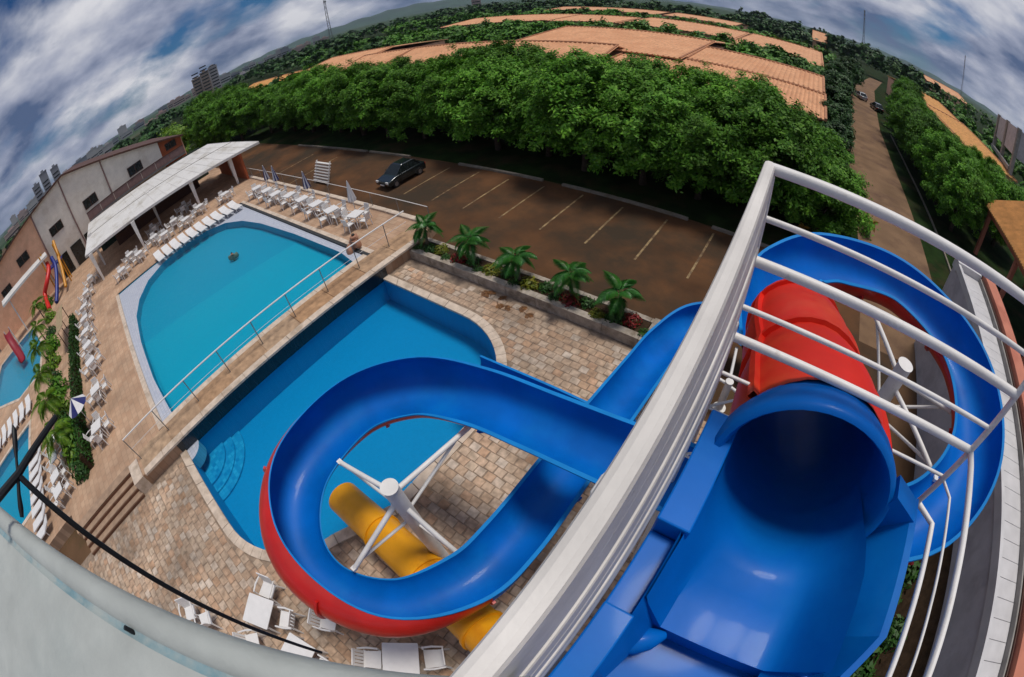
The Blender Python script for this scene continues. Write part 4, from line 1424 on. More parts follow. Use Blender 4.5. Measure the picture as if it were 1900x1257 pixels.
# right wall: wide moulded side with a raised crease, chamfered at the near end
rw = MB()
vs, fs = [], []
ysr = [-.5, .30, .58, .86, 1.2, 1.5, 1.80]
for yy in ysr:
    k = min(1, max(0, (yy - .3) / 1.3))          # 1 at the hood
    cr = .17 * (1 - k)
    top = 1.40 + .22 * min(1, max(0, (yy - .50) / .36))
    zt = 8.80 + .06 * k
    P = [(1.10 - .02 * k, 8.26), (1.15, 8.34), (1.20 + .05 * k, 8.46), (1.20 + .05 * k + cr, 8.475), (1.34 + .04 * k + cr * .3, 8.60), (top - .05, zt - .02), (top, zt), (top + .16, zt - .42), (top + .17, 8.0)]
    vs += [(x, yy, z) for x, z in P]
P_ = 9
for j in range(len(ysr) - 1):
    for k in range(P_ - 1):
        fs.append((j * P_ + k, (j + 1) * P_ + k, (j + 1) * P_ + k + 1, j * P_ + k + 1))
rw.add(vs, fs)
rw.build('trough_side', 'fibre_blue', ws, smooth=True, angle=14)
# cheek pieces closing the trough against the hood
MB().hexa([(-.05, 1.66, 8.0), (.14, 1.66, 8.0), (.14, 1.80, 8.0), (-.05, 1.80, 8.0), (-.05, 1.66, 8.80), (.14, 1.66, 8.815), (.14, 1.80, 8.815), (-.05, 1.80, 8.80)]).build('cheek', 'fibre_blue', ws)
MB().hexa([(1.20, 1.62, 8.1), (1.70, 1.62, 8.1), (1.70, 1.79, 8.1), (1.20, 1.79, 8.1), (1.32, 1.62, 9.0), (1.60, 1.62, 8.855), (1.60, 1.79, 8.855), (1.32, 1.79, 9.0)]).build('cheek', 'fibre_blue', ws)
# rolled grab pad at the start
gp = MB()
gp.tube([(.16, .36, 8.24), (.22, .42, 8.26), (.30, .49, 8.26), (.38, .56, 8.24)], [.05, .085, .08, .03], 12)
gp.build('grab_pad', 'fibre_blue', ws, smooth=True)

# ------------------------------------------------------------------ tower: floor, columns, slatted side wall
tw = empty('slide_tower', (0.8, -.6, 0), 'white slide tower with boarded side wall and thick top rail', 'tower')
MB().box(-.2, 1.9, -2.2, .2, 7.85, 8.0).build('floor_slab', 'concrete', tw)
for (x, y) in ((-.05, -2.0), (1.75, -2.0), (-.05, .0), (1.75, .0)):
    MB().box(x - .1, x + .1, y - .1, y + .1, 0, 7.85).build('column', 'white_paint', tw)
XB = -.125
skew(MB().box(XB - .034, XB + .024, -1.2, 2.06, 10.13, 10.315).build('top_rail', 'white_paint_dirty', tw, bevel=.02), .024, -.0145)
for k, z in enumerate((9.90, 9.66, 9.42, 9.16, 8.90)):
    skew(MB().box(XB - .012 + .004 * (k % 2), XB + .022 + .004 * (k % 2) + .004 * k, -1.2, 2.0, z, z + .222).build('side_board', 'white_paint_dirty', tw, bevel=.014), .022, -.0125)
for y in (2.03, .35, -1.1):
    MB().box(XB - .03, XB + (.025 if y > 2 else .02), y - .030, y + .030, 8.1, 10.245).build('post', 'white_paint', tw, bevel=.01)

# front and right guard rails
gr = empty('guard_railing', (.9, 2.03, 8.5), 'white tubular guard railing in front of the slide entrance', 'railing')
YP = 2.03
for k, (z, r) in enumerate(((10.285, .030), (10.02, .017), (9.765, .030), (9.455, .017), (9.225, .030))):
    MB().tube([(XB - .01, YP, z), (1.84, YP, z)], r, 12).build('front_rail', 'white_paint', gr, smooth=True)
MB().tube([(XB + .03, YP + .02, 8.885), (.35, YP + .02, 8.885)], .014, 10).build('front_rail', 'white_paint', gr, smooth=True)
MB().tube([(1.25, YP + .02, 8.885), (1.84, YP + .02, 8.885)], .014, 10).build('front_rail', 'white_paint', gr, smooth=True)
MB().tube([(1.84, YP, 10.30), (1.84, YP, 8.45)], .024, 12).build('corner_post', 'white_paint', gr, smooth=True)
for k, (z, r) in enumerate(((10.285, .026), (9.765, .026), (9.225, .026), (8.885, .013), (8.55, .026))):
    if k < 2:
        continue
    x0, x1 = {2: (1.84, 1.72), 3: (1.93, 1.88), 4: (2.04, 1.96)}[k]
    MB().tube([(1.84, YP, z), (x0, 1.9, z), ((x0 + x1) / 2 - .01, 1.1, z), (x1, .2, z), (x1, -1.0, z)], r, 12).build('side_rail', 'white_paint', gr, smooth=True)

# ------------------------------------------------------------------ wide parapet in the lower left corner
pp = empty('parapet', (-1, -.8, 10.0), 'broad off-white parapet with rounded edge in the lower left corner', 'parapet')
d_ = Vector((-.788, -.616, 0))
nrm = Vector((.616, -.788, 0))
prof = [(-.005, -.20), (-.012, -.03), (.004, .012), (.035, .026), (.07, .018), (.085, -.004)]
prof2 = [(.085, -.004), (.10, -.008), (.112, .0)]
prof3 = [(.112, .0), (.2, .012), (.6, .03), (1.6, .05)]
for nm, pf, m_ in (('rounded_edge', prof, 'parapet_white'), ('stained_groove', prof2, 'parapet_blue'), ('top_face', prof3, 'parapet_white')):
    b_ = MB()
    S = [.05, .3, .6, 1.0, 1.5, 2.2, 3.2]
    vs, fs = [], []
    for si in S:
        sc_ = 1.0
        for (o_, z_) in pf:
            q = d_ * si + nrm * (o_ * sc_) + Vector((0, 0, 10.19 + z_))
            vs.append(q)
    for i in range(len(S) - 1):
        for k in range(len(pf) - 1):
            a = i * len(pf) + k
            fs.append((a, a + len(pf), a + len(pf) + 1, a + 1))
    b_.add(vs, fs)
    b_.build(nm, m_, pp, smooth=True, angle=70)
# small metal bracket left on the parapet
q = d_ * 1.02 + nrm * .095 + Vector((0, 0, 10.19))
k_ = MB().tube([q + Vector((0, 0, -.03)), q + Vector((-.015, -.008, .022))], .008, 8)
k_.build('bolt', 'black_steel', pp)

# ------------------------------------------------------------------ black steel arm with crossed bars
ba = empty('steel_arm', (-1.75, -1.12, 10.28), 'thin black steel arm with crossed bars over the left terrace', 'steel arm')
MB().tube([(-1.75, -1.12, 10.28), (-1.55, -1.01, 9.60), (-1.36, -.91, 8.96), (-1.18, -.81, 8.36)], [.017, .015, .012, .010], 8).build('long_bar', 'black_steel', ba, smooth=True)
MB().tube([(-1.60, -1.36, 10.375), (-1.75, -1.12, 10.28), (-1.99, -.84, 10.205)], [.021, .021, .016], 8).build('cross_bar', 'black_steel', ba, smooth=True)
MB().tube([(-1.905, -1.025, 10.385), (-1.89, -1.03, 10.37), (-1.85, -1.06, 10.34), (-1.80, -1.09, 10.31), (-1.75, -1.12, 10.28), (-1.70, -1.17, 10.245), (-1.665, -1.205, 10.215), (-1.64, -1.23, 10.195)], [.004, .016, .017, .009, .010, .012, .017, .012], 10).build('spindle', 'black_steel', ba, smooth=True)

# ------------------------------------------------------------------ yellow tube slide
ys_ = empty('yellow_tube_slide', (-4.5, .4, 0), 'yellow enclosed tube slide ending over the lower pool', 'tube slide')
YT = [(-7.45, .42, .55), (-6.9, .42, .62), (-5.4, .40, 1.0), (-3.8, .30, 1.42), (-2.3, .10, 1.85), (-.9, -.1, 2.3), (.4, -.2, 2.8)]
closed_tube(ys_, YT, .50, 'fibre_yellow', 'fibre_yellow', sec=2.0, collar=.05)
for (x, h) in ((-5.9, .42), (-3.1, 1.15)):
    MB().tube([(x, .38, 0), (x, .38, h)], .08, 10).build('support_post', 'white_paint', ys_, smooth=True)

# ------------------------------------------------------------------ buildings
# gabled hall at the left: facade on x = -56
hb = empty('gabled_hall', (-56, -4, U), 'large gabled white hall with peach ends and mauve balcony at the left', 'building')
XF = -56.0


def gz(y):      # roof height over the facade
    return 11.1 + (y + 5.3) * (-0.31 if y > -5.3 else 0.205)


def facade(y0, y1, m_, nm='wall', dx=0.0, z0=U):
    ys = [y0] + ([-5.3] if y0 < -5.3 < y1 else []) + [y1]
    poly = [(y, gz(y)) for y in ys]
    n = len(poly)
    b = MB()
    vs = [(XF + dx, y, z0) for y in (y0, y1)] + [(XF + dx, y, z) for y, z in poly[::-1]]
    k = len(vs)
    vs2 = [(x - .25, y, z) for x, y, z in vs]
    b.add(vs + vs2, [tuple(range(k)), tuple(range(2 * k - 1, k - 1, -1))] + [(i, k + i, k + (i + 1) % k, (i + 1) % k) for i in range(k)])
    return b.build(nm, m_, hb)


facade(-11.0, 7.2, 'wall_white')
facade(7.22, 10.2, 'wall_rust', dx=-.3)
facade(-24, -11.02, 'wall_peach', dx=-.05)
for (ya, yb) in ((-5.3, 10.5), (-24.2, -5.3)):
    b_ = MB()
    za, zb = gz(ya), gz(yb)
    b_.hexa([(XF - 30, ya, za), (XF + .5, ya, za), (XF + .5, yb, zb), (XF - 30, yb, zb), (XF - 30, ya, za + .22), (XF + .5, ya, za + .22), (XF + .5, yb, zb + .22), (XF - 30, yb, zb + .22)])
    b_.build('roof', 'brown_trim', hb)
MB().box(XF - 30, XF - .3, 10.15, 10.3, U, 6.4).build('wall', 'wall_peach', hb)
for y in (-.3, -6.0, -11.0):
    MB().tube([(XF + .08, y, U), (XF + .08, y, gz(y) - .05)], .09, 8).build('downpipe', 'balcony_mauve', hb)
for (y, z, w, h) in ((3.5, 6.0, 2.0, 1.2), (-3.2, 6.15, 2.0, 1.2), (-8.6, 6.4, 2.0, 1.1), (-14.4, 6.6, 1.9, 1.1), (-18.5, 5.2, 1.8, 1.2), (8.7, 6.0, 1.5, .9)):
    dx = -.3 if y > 7.2 else 0
    w_ = MB().box(XF + dx + .01, XF + dx + .09, y - w / 2, y + w / 2, z - h / 2, z + h / 2).build('window', 'brown_trim', hb)
    for j in (0, 1):
        MB().box(XF + dx + .092, XF + dx + .11, y - w / 2 + .08 + j * (w / 2 - .04), y - .04 + j * (w / 2 - .04), z - h / 2 + .08, z + h / 2 - .08).build('pane', 'glass_dark', w_)
MB().box(XF + .01, XF + 1.3, -4.2, 9.9, 4.15, 4.35).build('balcony_floor', 'concrete', hb)
for j in range(7):
    MB().box(XF + 1.24, XF + 1.32, -4.2 + 2.02 * j, -4.2 + 2.02 * j + 1.96, 4.36, 5.25).build('balcony_panel', 'balcony_mauve', hb)
MB().box(XF + 1.2, XF + 1.36, -4.2, 9.9, 5.26, 5.34).build('balcony_rail', 'brown_trim', hb)
for j in range(6):
    d_o = MB().box(XF + .02, XF + .12, -10.4 + j * 2.3, -8.7 + j * 2.3, U, 3.3).build('door', 'glass_dark', hb)

# pavilion with a long white canopy
pv = empty('pavilion', (-43, 4, U), 'long open pavilion with pale sheet canopy beside the upper pool', 'pavilion')
A_, B_ = Vector((-39.1, 13.8, 3.5)), Vector((-42.0, -5.2, 3.5))
C_, D_ = Vector((-43.2, 12.5, 4.08)), Vector((-46.6, -4.6, 4.08))
E_, F_ = Vector((-49.6, 11.6, 4.3)), Vector((-53.2, -4.4, 4.3))
NS = 16
for j in range(NS):
    for (a, b, c, d, nm) in ((A_, B_, C_, D_, 'canopy_sheet'), (C_, D_, E_, F_, 'roof_sheet')):
        t0, t1 = j / NS, (j + 1) / NS
        p = [a.lerp(b, t0), a.lerp(b, t1), c.lerp(d, t1), c.lerp(d, t0)]
        g = Vector((0, 0, .05))
        k_ = MB().hexa([p[0], p[1], p[2], p[3], p[0] + g, p[1] + g, p[2] + g, p[3] + g])
        # standing seam
        q0, q1 = p[0] + g, p[3] + g
        k_.tube([q0 + Vector((0, 0, .012)), q1 + Vector((0, 0, .012))], .02, 5)
        k_.build(nm, 'canopy_white', pv)
k_ = MB()
k_.tube([C_ + Vector((0, 0, .03)), D_ + Vector((0, 0, .03))], .07, 6)
k_.build('ridge_strip', 'concrete', pv)
k_ = MB().hexa([A_ + Vector((.06, 0, -.18)), B_ + Vector((.06, 0, -.18)), B_ + Vector((0, 0, -.18)), A_ + Vector((0, 0, -.18)), A_ + Vector((.06, 0, .04)), B_ + Vector((.06, 0, .04)), B_ + Vector((0, 0, .04)), A_ + Vector((0, 0, .04))])
k_.build('fascia', 'canopy_white', pv)
for (x, y) in ((-40.2, 10.9), (-40.55, 6.75), (-40.4, .36), (-41.6, -4.6), (-44.0, 11.8), (-44.9, 3), (-46.2, -4.2)):
    h = 3.5 + (-40 - x) * .14 if x < -42 else 3.45
    k_ = MB().hexa([(x - .09, y - .09, U), (x + .09, y - .09, U), (x + .09, y + .09, U), (x - .09, y + .09, U), (x - .13, y - .2, h), (x + .13, y - .2, h), (x + .13, y + .2, h), (x - .13, y + .2, h)])
    k_.build('post', 'white_paint', pv)
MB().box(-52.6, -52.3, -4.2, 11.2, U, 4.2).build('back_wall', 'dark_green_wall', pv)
MB().box(-50.0, -48.8, -2.0, 9.0, U, U + 1.05).build('bar_counter', 'brown_trim', pv)
MB().box(-48.5, -39.6, 11.75, 11.95, U, 3.3).build('end_wall', 'wall_rust', pv)

# second white canopy, far left edge
c2 = empty('white_canopy', (-66, -18, U), 'narrow white canopy beam at the far left in front of the hall', 'canopy')
MB().hexa([(-50.0, -18.0, 4.9), (-52.6, -10.6, 4.9), (-54.4, -11.0, 5.1), (-52.2, -18.6, 5.1), (-50.0, -18.0, 5.15), (-52.6, -10.6, 5.15), (-54.4, -11.0, 5.35), (-52.2, -18.6, 5.35)]).build('roof', 'canopy_white', c2)
for (x, y) in ((-52.6, -11.4), (-51.0, -17.2)):
    MB().tube([(x, y, U), (x, y, 4.95)], .08, 8).build('post', 'white_paint', c2)


# tiled long houses behind the trees
def longhouse(x0, x1, ye, ze, yr, zr, label, rib=.42, m_='roof_tile', back=True, group='tiled long roofs behind the trees', step=None):
    t = empty('tiled_house', ((x0 + x1) / 2, yr, 0), label, 'house', group)
    yb = yr + (yr - ye)
    b = MB()
    for (ya, za, yb_, zb_) in ((ye, ze, yr, zr),) + (((yb, ze, yr, zr),) if back else ()):
        b.hexa([(x0, min(ya, yb_), za if ya < yb_ else zb_), (x1, min(ya, yb_), za if ya < yb_ else zb_), (x1, max(ya, yb_), zb_ if ya < yb_ else za), (x0, max(ya, yb_), zb_ if ya < yb_ else za)] +
               [(x0, min(ya, yb_), (za if ya < yb_ else zb_) + .12), (x1, min(ya, yb_), (za if ya < yb_ else zb_) + .12), (x1, max(ya, yb_), (zb_ if ya < yb_ else za) + .12), (x0, max(ya, yb_), (zb_ if ya < yb_ else za) + .12)])
    rf = b.build('roof', m_, t)
    k = MB()
    if rib:
        n = int((x1 - x0) / rib)
        for i in range(n + 1):
            x = x0 + (x1 - x0) * i / n
            k.add([(x - rib * .32, ye - .05, ze + .10), (x, ye - .05, ze + .23), (x + rib * .32, ye - .05, ze + .10), (x - rib * .32, yr, zr + .11), (x, yr, zr + .24), (x + rib * .32, yr, zr + .11)], [(0, 1, 4, 3), (1, 2, 5, 4), (0, 2, 1)])
        q = k.build('tile_rows', m_, rf)
        tag(q, kind='stuff')
    k = MB()
    k.tube([(x0 - .1, yr, zr + .16), (x1 + .1, yr, zr + .16)], .16, 8)
    k.build('ridge', 'ridge_tile', rf)
    if x1 < 1e9:
        for x in (x0, x1):
            k = MB()
            k.hexa([(x - .12, ye - .06, ze + .0), (x + .12, ye - .06, ze + .0), (x + .12, yr, zr), (x - .12, yr, zr), (x - .12, ye - .06, ze + .27), (x + .12, ye - .06, ze + .27), (x + .12, yr, zr + .27), (x - .12, yr, zr + .27)])
            k.build('verge', 'ridge_tile', rf)
    MB().box(x0 + .3, x1 - .3, ye + .8, yb - .8, -.02, ze - .02).build('wall', 'wall_peach', t)
    return t


longhouse(-20.5, 1.7, 38.6, 3.30, 48.3, 4.05, 'lower front tiled roof at the right, nearest the road', back=False)
longhouse(-13.6, 1.5, 48.4, 4.25, 57.3, 5.0, 'upper tiled roof at the right behind the nearest one', rib=.55)
longhouse(-37.0, -13.9, 46.5, 4.30, 63.0, 5.45, 'highest tiled roof in the middle of the first row', rib=.6)
longhouse(-53.0, -20.8, 40.0, 3.5, 46.0, 4.95, 'tiled roof left of the middle in the first row', rib=.6)
longhouse(-66.0, -53.2, 38.0, 3.4, 46.0, 4.9, 'short tiled roof, second from the left in the first row', rib=.7)
longhouse(-88.0, -66.3, 38.5, 3.6, 52.6, 5.0, 'long tiled roof, leftmost bright one in the first row', rib=.8)
longhouse(-120.0, -90.0, 36.5, 3.2, 46.0, 4.5, 'low tiled roof beyond the left end of the first row', rib=1.0, m_='roof_tile_warm')
longhouse(-100.0, -62.0, 98, 4.2, 114, 5.0, 'pale tiled roof at the left of the second row', rib=1.0)
longhouse(-61.0, -44.0, 96, 4.2, 112, 5.0, 'tiled roof second from the left in the second row', rib=1.0)
longhouse(-43.0, -17.0, 96, 4.1, 118, 5.1, 'long tiled roof in the middle of the second row', rib=1.0)
longhouse(-16.5, 2.0, 88, 3.7, 124, 4.9, 'tiled roof at the right end of the second row', rib=1.0)
longhouse(-110.0, -60.0, 170, 4.2, 186, 5.2, 'thin far tiled roof at the left of the third row', rib=0)
longhouse(-58.0, -30.0, 172, 4.2, 190, 5.2, 'thin far tiled roof at the right of the third row', rib=0)
longhouse(-1.0, 5.5, 200, 6.0, 214, 10.2, 'steep far tiled roof against the dark wood at the head of the road', rib=0)
longhouse(22.0, 31.0, 56, 4.6, 84, 5.3, 'ochre tiled roof between trees right of the road', rib=.9, m_='roof_tile_warm', group='tiled roofs right of the road')
longhouse(22.5, 32.0, 90, 5.0, 112, 5.9, 'farther ochre tiled roof between trees right of the road', rib=1.0, m_='roof_tile_warm', group='tiled roofs right of the road')
longhouse(60.0, 84.0, 225, 7.0, 245, 9.6, 'far tiled roof on the right horizon', rib=0, group='tiled roofs right of the road')

# grey stand on posts at the right edge
gs = empty('grey_stand', (36, 73, 0), 'grey slab-sided stand on posts above the trees at the right edge', 'stand')
b_ = MB().hexa([(36, 78, 7.4), (30.5, 58, 7.4), (33.5, 57, 7.4), (39, 77, 7.4), (36, 78, 11.2), (30.5, 58, 11.2), (33.5, 57, 11.2), (39, 77, 11.2)])
b_.build('panel_wall', 'grey_wall', gs)
for t in (0, .5, 1):
    p = Vector((36, 78, 0)).lerp(Vector((30.5, 58, 0)), t)
    MB().box(p.x - .3, p.x + .3, p.y - .3, p.y + .3, 0, 11.4).build('column', 'concrete', gs)
MB().hexa([(35.4, 78, 5.2), (29.9, 58, 5.2), (30.5, 58, 5.2), (36, 78, 5.2), (35.4, 78, 5.7), (29.9, 58, 5.7), (30.5, 58, 5.7), (36, 78, 5.7)]).build('beam', 'concrete', gs)

# tiled kiosk at the right edge
ks = empty('tiled_kiosk', (20, 28, 0), 'open kiosk with orange tiled roof and salmon posts at the right edge', 'kiosk')
b_ = MB().hexa([(16.2, 19, 4.0), (20.2, 19, 6.0), (20.2, 34, 6.0), (16.2, 34, 4.0), (16.2, 19, 4.14), (20.2, 19, 6.14), (20.2, 34, 6.14), (16.2, 34, 4.14)])
b_.hexa([(20.2, 19, 6.0), (24.2, 19, 4.0), (24.2, 34, 4.0), (20.2, 34, 6.0), (20.2, 19, 6.14), (24.2, 19, 4.14), (24.2, 34, 4.14), (20.2, 34, 6.14)])
kr = b_.build('roof', 'roof_tile_warm', ks)
k_ = MB()
y = 19.1
while y < 34:
    k_.add([(16.1, y - .1, 4.10), (16.1, y, 4.22), (16.1, y + .1, 4.10), (20.2, y - .1, 6.13), (20.2, y, 6.25), (20.2, y + .1, 6.13)], [(0, 1, 4, 3), (1, 2, 5, 4), (0, 2, 1)])
    y += .33
tag(k_.build('tile_rows', 'roof_tile_warm', kr), kind='stuff')
for (x, y) in ((16.9, 33.4), (16.9, 26.4), (16.9, 20), (23.5, 33.4), (23.5, 20)):
    MB().box(x - .17, x + .17, y - .17, y + .17, 0, 4.3).build('post', 'salmon_wall', ks)
MB().box(16.7, 17.1, 19.5, 33.8, 3.55, 3.95).build('beam', 'salmon_wall', ks)
MB().box(16.8, 23.6, 33.0, 33.3, 3.55, 3.95).build('beam', 'salmon_wall', ks)

# right-hand building with white metal gutter walk and salmon parapet
rb = empty('salmon_building', (10, 7, 0), 'salmon building with pale metal roof strip along the right edge', 'building')
MB().box(7.95, 8.02, -6, 17.3, 0, 4.62).build('grey_wall', 'grey_wall', rb)
y = -6.0
while y < 16.6:
    MB().box(8.05, 9.22, y + .006, y + .474, 4.40, 4.50).build('roof_plank', 'lead_strip', rb, bevel=.006)
    y += .48
MB().box(7.9, 9.3, 16.75, 17.35, 4.3, 4.78).build('end_upstand', 'lead_strip', rb)
MB().box(7.9, 8.05, -6, 16.75, 4.42, 4.72).build('gutter_edge', 'lead_strip', rb)
MB().box(9.23, 9.31, -6, 16.7, 4.4, 4.68).build('gutter_lip', 'concrete', rb)
MB().tube([(9.34, -6, 4.72), (9.34, 16.6, 4.72)], .03, 8).build('pipe', 'brown_trim', rb)
MB().hexa([(9.42, -6, 0), (10.2, -6, 0), (10.05, 16.9, 0), (9.42, 16.9, 0), (9.42, -6, 4.95), (10.2, -6, 4.95), (10.05, 16.9, 4.9), (9.42, 16.9, 4.9)]).build('salmon_parapet', 'salmon_wall', rb)
MB().box(10.25, 14, -6, 6.2, 0, 4.6).build('rust_roof', 'rust_red', rb)
for y in (6.5, 11.5):
    MB().tube([(10.1, y, 4.6), (13.5, y + 1.6, 4.0)], .12, 8).build('strut', 'salmon_wall', rb)


# ------------------------------------------------------------------ white plastic furniture
def chair_parts():
    P = {}
    b = MB()
    b.hexa([(-.22, -.22, .41), (.22, -.22, .41), (.20, .20, .40), (-.20, .20, .40), (-.22, -.22, .435), (.22, -.22, .435), (.20, .20, .425), (-.20, .20, .425)])
    P['seat'] = b
    b = MB()
    for k in range(5):
        x = -.17 + .085 * k
        b.hexa([(x - .03, .19, .43), (x + .03, .19, .43), (x + .03, .215, .43), (x - .03, .215, .43), (x - .03, .27, .80), (x + .03, .27, .80), (x + .03, .29, .80), (x - .03, .29, .80)])
    b.hexa([(-.215, .265, .77), (.215, .265, .77), (.215, .295, .77), (-.215, .295, .77), (-.20, .28, .86), (.20, .28, .86), (.20, .305, .86), (-.20, .305, .86)])
    P['backrest'] = b
    for s in (-1, 1):
        b = MB()
        b.tube([(s * .235, .27, .64), (s * .265, .02, .65), (s * .255, -.20, .63), (s * .23, -.215, .43)], [.02, .026, .024, .02], 6)
        P['armrest%d' % s] = b
        for f in (-1, 1):
            b = MB()
            b.tube([(s * .20, f * .19, .42), (s * .235, f * .25, 0)], [.03, .022], 6)
            P['leg%d%d' % (s, f)] = b
    return P


CP = chair_parts()


def mesh_of(b, name, m_):
    me = bpy.data.meshes.new(name)
    me.from_pydata(b.v, [], b.f)
    me.materials.append(MATS[m_])
    return me


CHM = {k: mesh_of(b, k.rstrip('-1'), 'plastic_white') for k, b in CP.items()}
_all = MB()
for b in CP.values():
    _all.add(b.v, b.f)
CH_ONE = mesh_of(_all, 'plastic_chair', 'plastic_white')
tt = MB().prism([(-.36, -.38), (.36, -.38), (.38, -.36), (.38, .36), (.36, .38), (-.36, .38), (-.38, .36), (-.38, -.36)], .70, .725)
tl = MB()
for sx in (-1, 1):
    for sy in (-1, 1):
        tl.tube([(sx * .31, sy * .31, .70), (sx * .35, sy * .35, 0)], [.032, .022], 6)
tl.box(-.33, .33, -.33, -.30, .63, .70).box(-.33, .33, .30, .33, .63, .70).box(-.33, -.30, -.30, .30, .63, .70).box(.30, .33, -.30, .30, .63, .70)
_t1 = MB().add(tt.v, tt.f).add(tl.v, tl.f)
T_ONE = mesh_of(_t1, 'plastic_table', 'plastic_white')
T_TOP = mesh_of(tt, 'table_top', 'plastic_white')
leg1 = mesh_of(MB().tube([(0, 0, .70), (.04, .04, 0)], [.032, .022], 6), 'leg', 'plastic_white')
apr = mesh_of(MB().box(-.31, .31, -.31, .31, .655, .699), 'apron', 'plastic_white')


def chair(x, y, z, rz, label, group, detail=False, tip=0.0):
    """rz: the direction the chair's back points to is +y turned by rz"""
    if not detail:
        o = bpy.data.objects.new('plastic_chair', CH_ONE)
        COL.objects.link(o)
        o.location = (x, y, z)
        o.rotation_euler = (0, 0, rz)
        return tag(o, label, 'chair', group)
    t = empty('plastic_chair', (x, y, z), label, 'chair', group, rz)
    t.scale = (1.1, 1.1, 1.05)
    t.rotation_euler = (tip, 0, rz)
    for k, me in CHM.items():
        nm = 'leg' if k.startswith('leg') else ('armrest' if k.startswith('arm') else k)
        o = bpy.data.objects.new(nm, me)
        COL.objects.link(o)
        o.parent = t
    return t


def table(x, y, z, rz, label, group, detail=False):
    if not detail:
        o = bpy.data.objects.new('plastic_table', T_ONE)
        COL.objects.link(o)
        o.location = (x, y, z)
        o.rotation_euler = (0, 0, rz)
        return tag(o, label, 'table', group)
    t = empty('plastic_table', (x, y, z), label, 'table', group, rz)
    t.scale = (1.16, 1.16, 1.0)
    for nm, me in (('table_top', T_TOP), ('apron', apr)):
        o = bpy.data.objects.new(nm, me)
        COL.objects.link(o)
        o.parent = t
    for k in range(4):
        o = bpy.data.objects.new('leg', leg1)
        COL.objects.link(o)
        o.parent = t
        sx, sy = ((1, 1), (-1, 1), (-1, -1), (1, -1))[k]
        o.location = (sx * .31, sy * .31, 0)
        o.rotation_euler = (0, 0, k * math.pi / 2)
    return t


def dining(x, y, z, rz, where, group, sides, detail=False, names=('rail side', 'pavilion side', 'pool side', 'wall side')):
    table(x, y, z, rz, 'square white plastic table, ' + where, group + ': tables', detail)
    for k in sides:
        a = rz + k * math.pi / 2
        d = .62
        cx, cy = x - math.sin(a) * d, y + math.cos(a) * d
        chair(cx, cy, z, a + random.uniform(-.25, .25), 'white chair, %s of table %s' % (names[k], where), group + ': chairs', detail)


rr = random.Random(4)
xs = [-33.2, -31.2, -29.3, -27.4, -25.4, -23.4, -21.4, -19.2]
for i, x in enumerate(xs):
    dining(x, 10.35 + rr.uniform(-.15, .15) + (0.2 if i == 7 else 0), U, rr.uniform(-.2, .2), 'by car park rail, %s from pavilion' % ORD[i], 'set out along the car park rail', (0, 1, 2, 3))
ps = [(-37.2, 8.6), (-38.6, 6.3), (-37.6, 4.6), (-39.8, 3.8), (-37.9, 2.4), (-39.4, 1.5), (-38.0, -.4), (-39.9, -1.2), (-37.4, -2.4), (-42.5, 5.5), (-42.8, 2.0)]
for i, (x, y) in enumerate(ps):
    dining(x, y, U, rr.uniform(-.3, .3), 'under the canopy, %s from car park' % ORD[i], 'set out under the pavilion', (0, 1, 2, 3), names=('car park side', 'hall side', 'steps side', 'pool side'))
ls = [(-43.5, -6.0), (-40.2, -6.6), (-37.0, -6.9), (-34.2, -6.9), (-31.5, -6.85), (-28.9, -6.75), (-26.2, -6.6), (-22.6, -6.5), (-19.4, -6.9)]
for i, (x, y) in enumerate(ls):
    dining(x, y, U, rr.uniform(-.3, .3), 'by the hedge, %s from the pavilion' % ORD[i], 'set out along the clipped hedge', (0, 1, 2, 3), names=('pool side', 'hall side', 'hedge side', 'steps side'))
l2 = [(-22.4, -10.9), (-20.9, -10.8), (-19.4, -10.8), (-18.2, -10.7)]
for i, (x, y) in enumerate(l2):
    dining(x, y, U, rr.uniform(-.3, .3), 'before the loungers, %s from the shrubs' % ORD[i], 'set out left of the garden steps', (0, 2) if i % 2 else (0, 1, 2), names=('hedge side', 'hall side', 'lounger side', 'steps side'))
# lower terrace, near the camera
G = 'on the lower terrace near the slide'
table(-6.72, -3.84, .014, .55, 'square white plastic table on the paving left of the slide loop', G, True)
chair(-6.05, -3.35, .014, -.9, 'white plastic chair pushed to the table left of the slide loop', G, True)
chair(-7.15, -3.25, .014, .5, 'white plastic chair behind the table left of the slide loop', G, True)
chair(-6.35, -4.75, .014, 2.6, 'white plastic chair by the parapet side of the table left of the loop', G, True)
chair(-5.2, -2.45, .014, 2.2, 'lone white plastic chair beside the red outer wall of the loop', G, True)
table(-5.05, -3.75, .014, .3, 'white plastic table half hidden by the end of the black arm', G, True)
chair(-4.35, -3.5, .014, -1.3, 'white plastic chair at the table half hidden by the parapet', G, True)
table(-3.05, -1.80, .014, .75, 'square white plastic table below the bottom of the slide loop', G, True)
chair(-2.55, -1.25, .014, -.75, 'white plastic chair between that loop-side table and the yellow tube', G, True)
chair(-2.6, -2.45, .014, -2.2, 'white plastic chair right of the table under the loop', G, True)
chair(-3.65, -2.35, .014, 2.3, 'white plastic chair left of the table under the loop', G, True)
chair(-8.55, -6.15, .014, 1.2, 'white plastic chair standing beside the parapet edge', G, True)
chair(-7.95, -5.75, .014, -1.9, 'white plastic chair lying askew against its neighbour by the parapet', G, True)
chair(-1.65, 3.2, .014, -1.2, 'white plastic chair seen between slide flume and white rail', G, True)
chair(-1.6, 2.2, .014, -1.9, 'second white plastic chair below the flume next to the rail', G, True)
table(-1.2, 2.75, .014, .2, 'white plastic table under the flume beside the white rail', G, True)

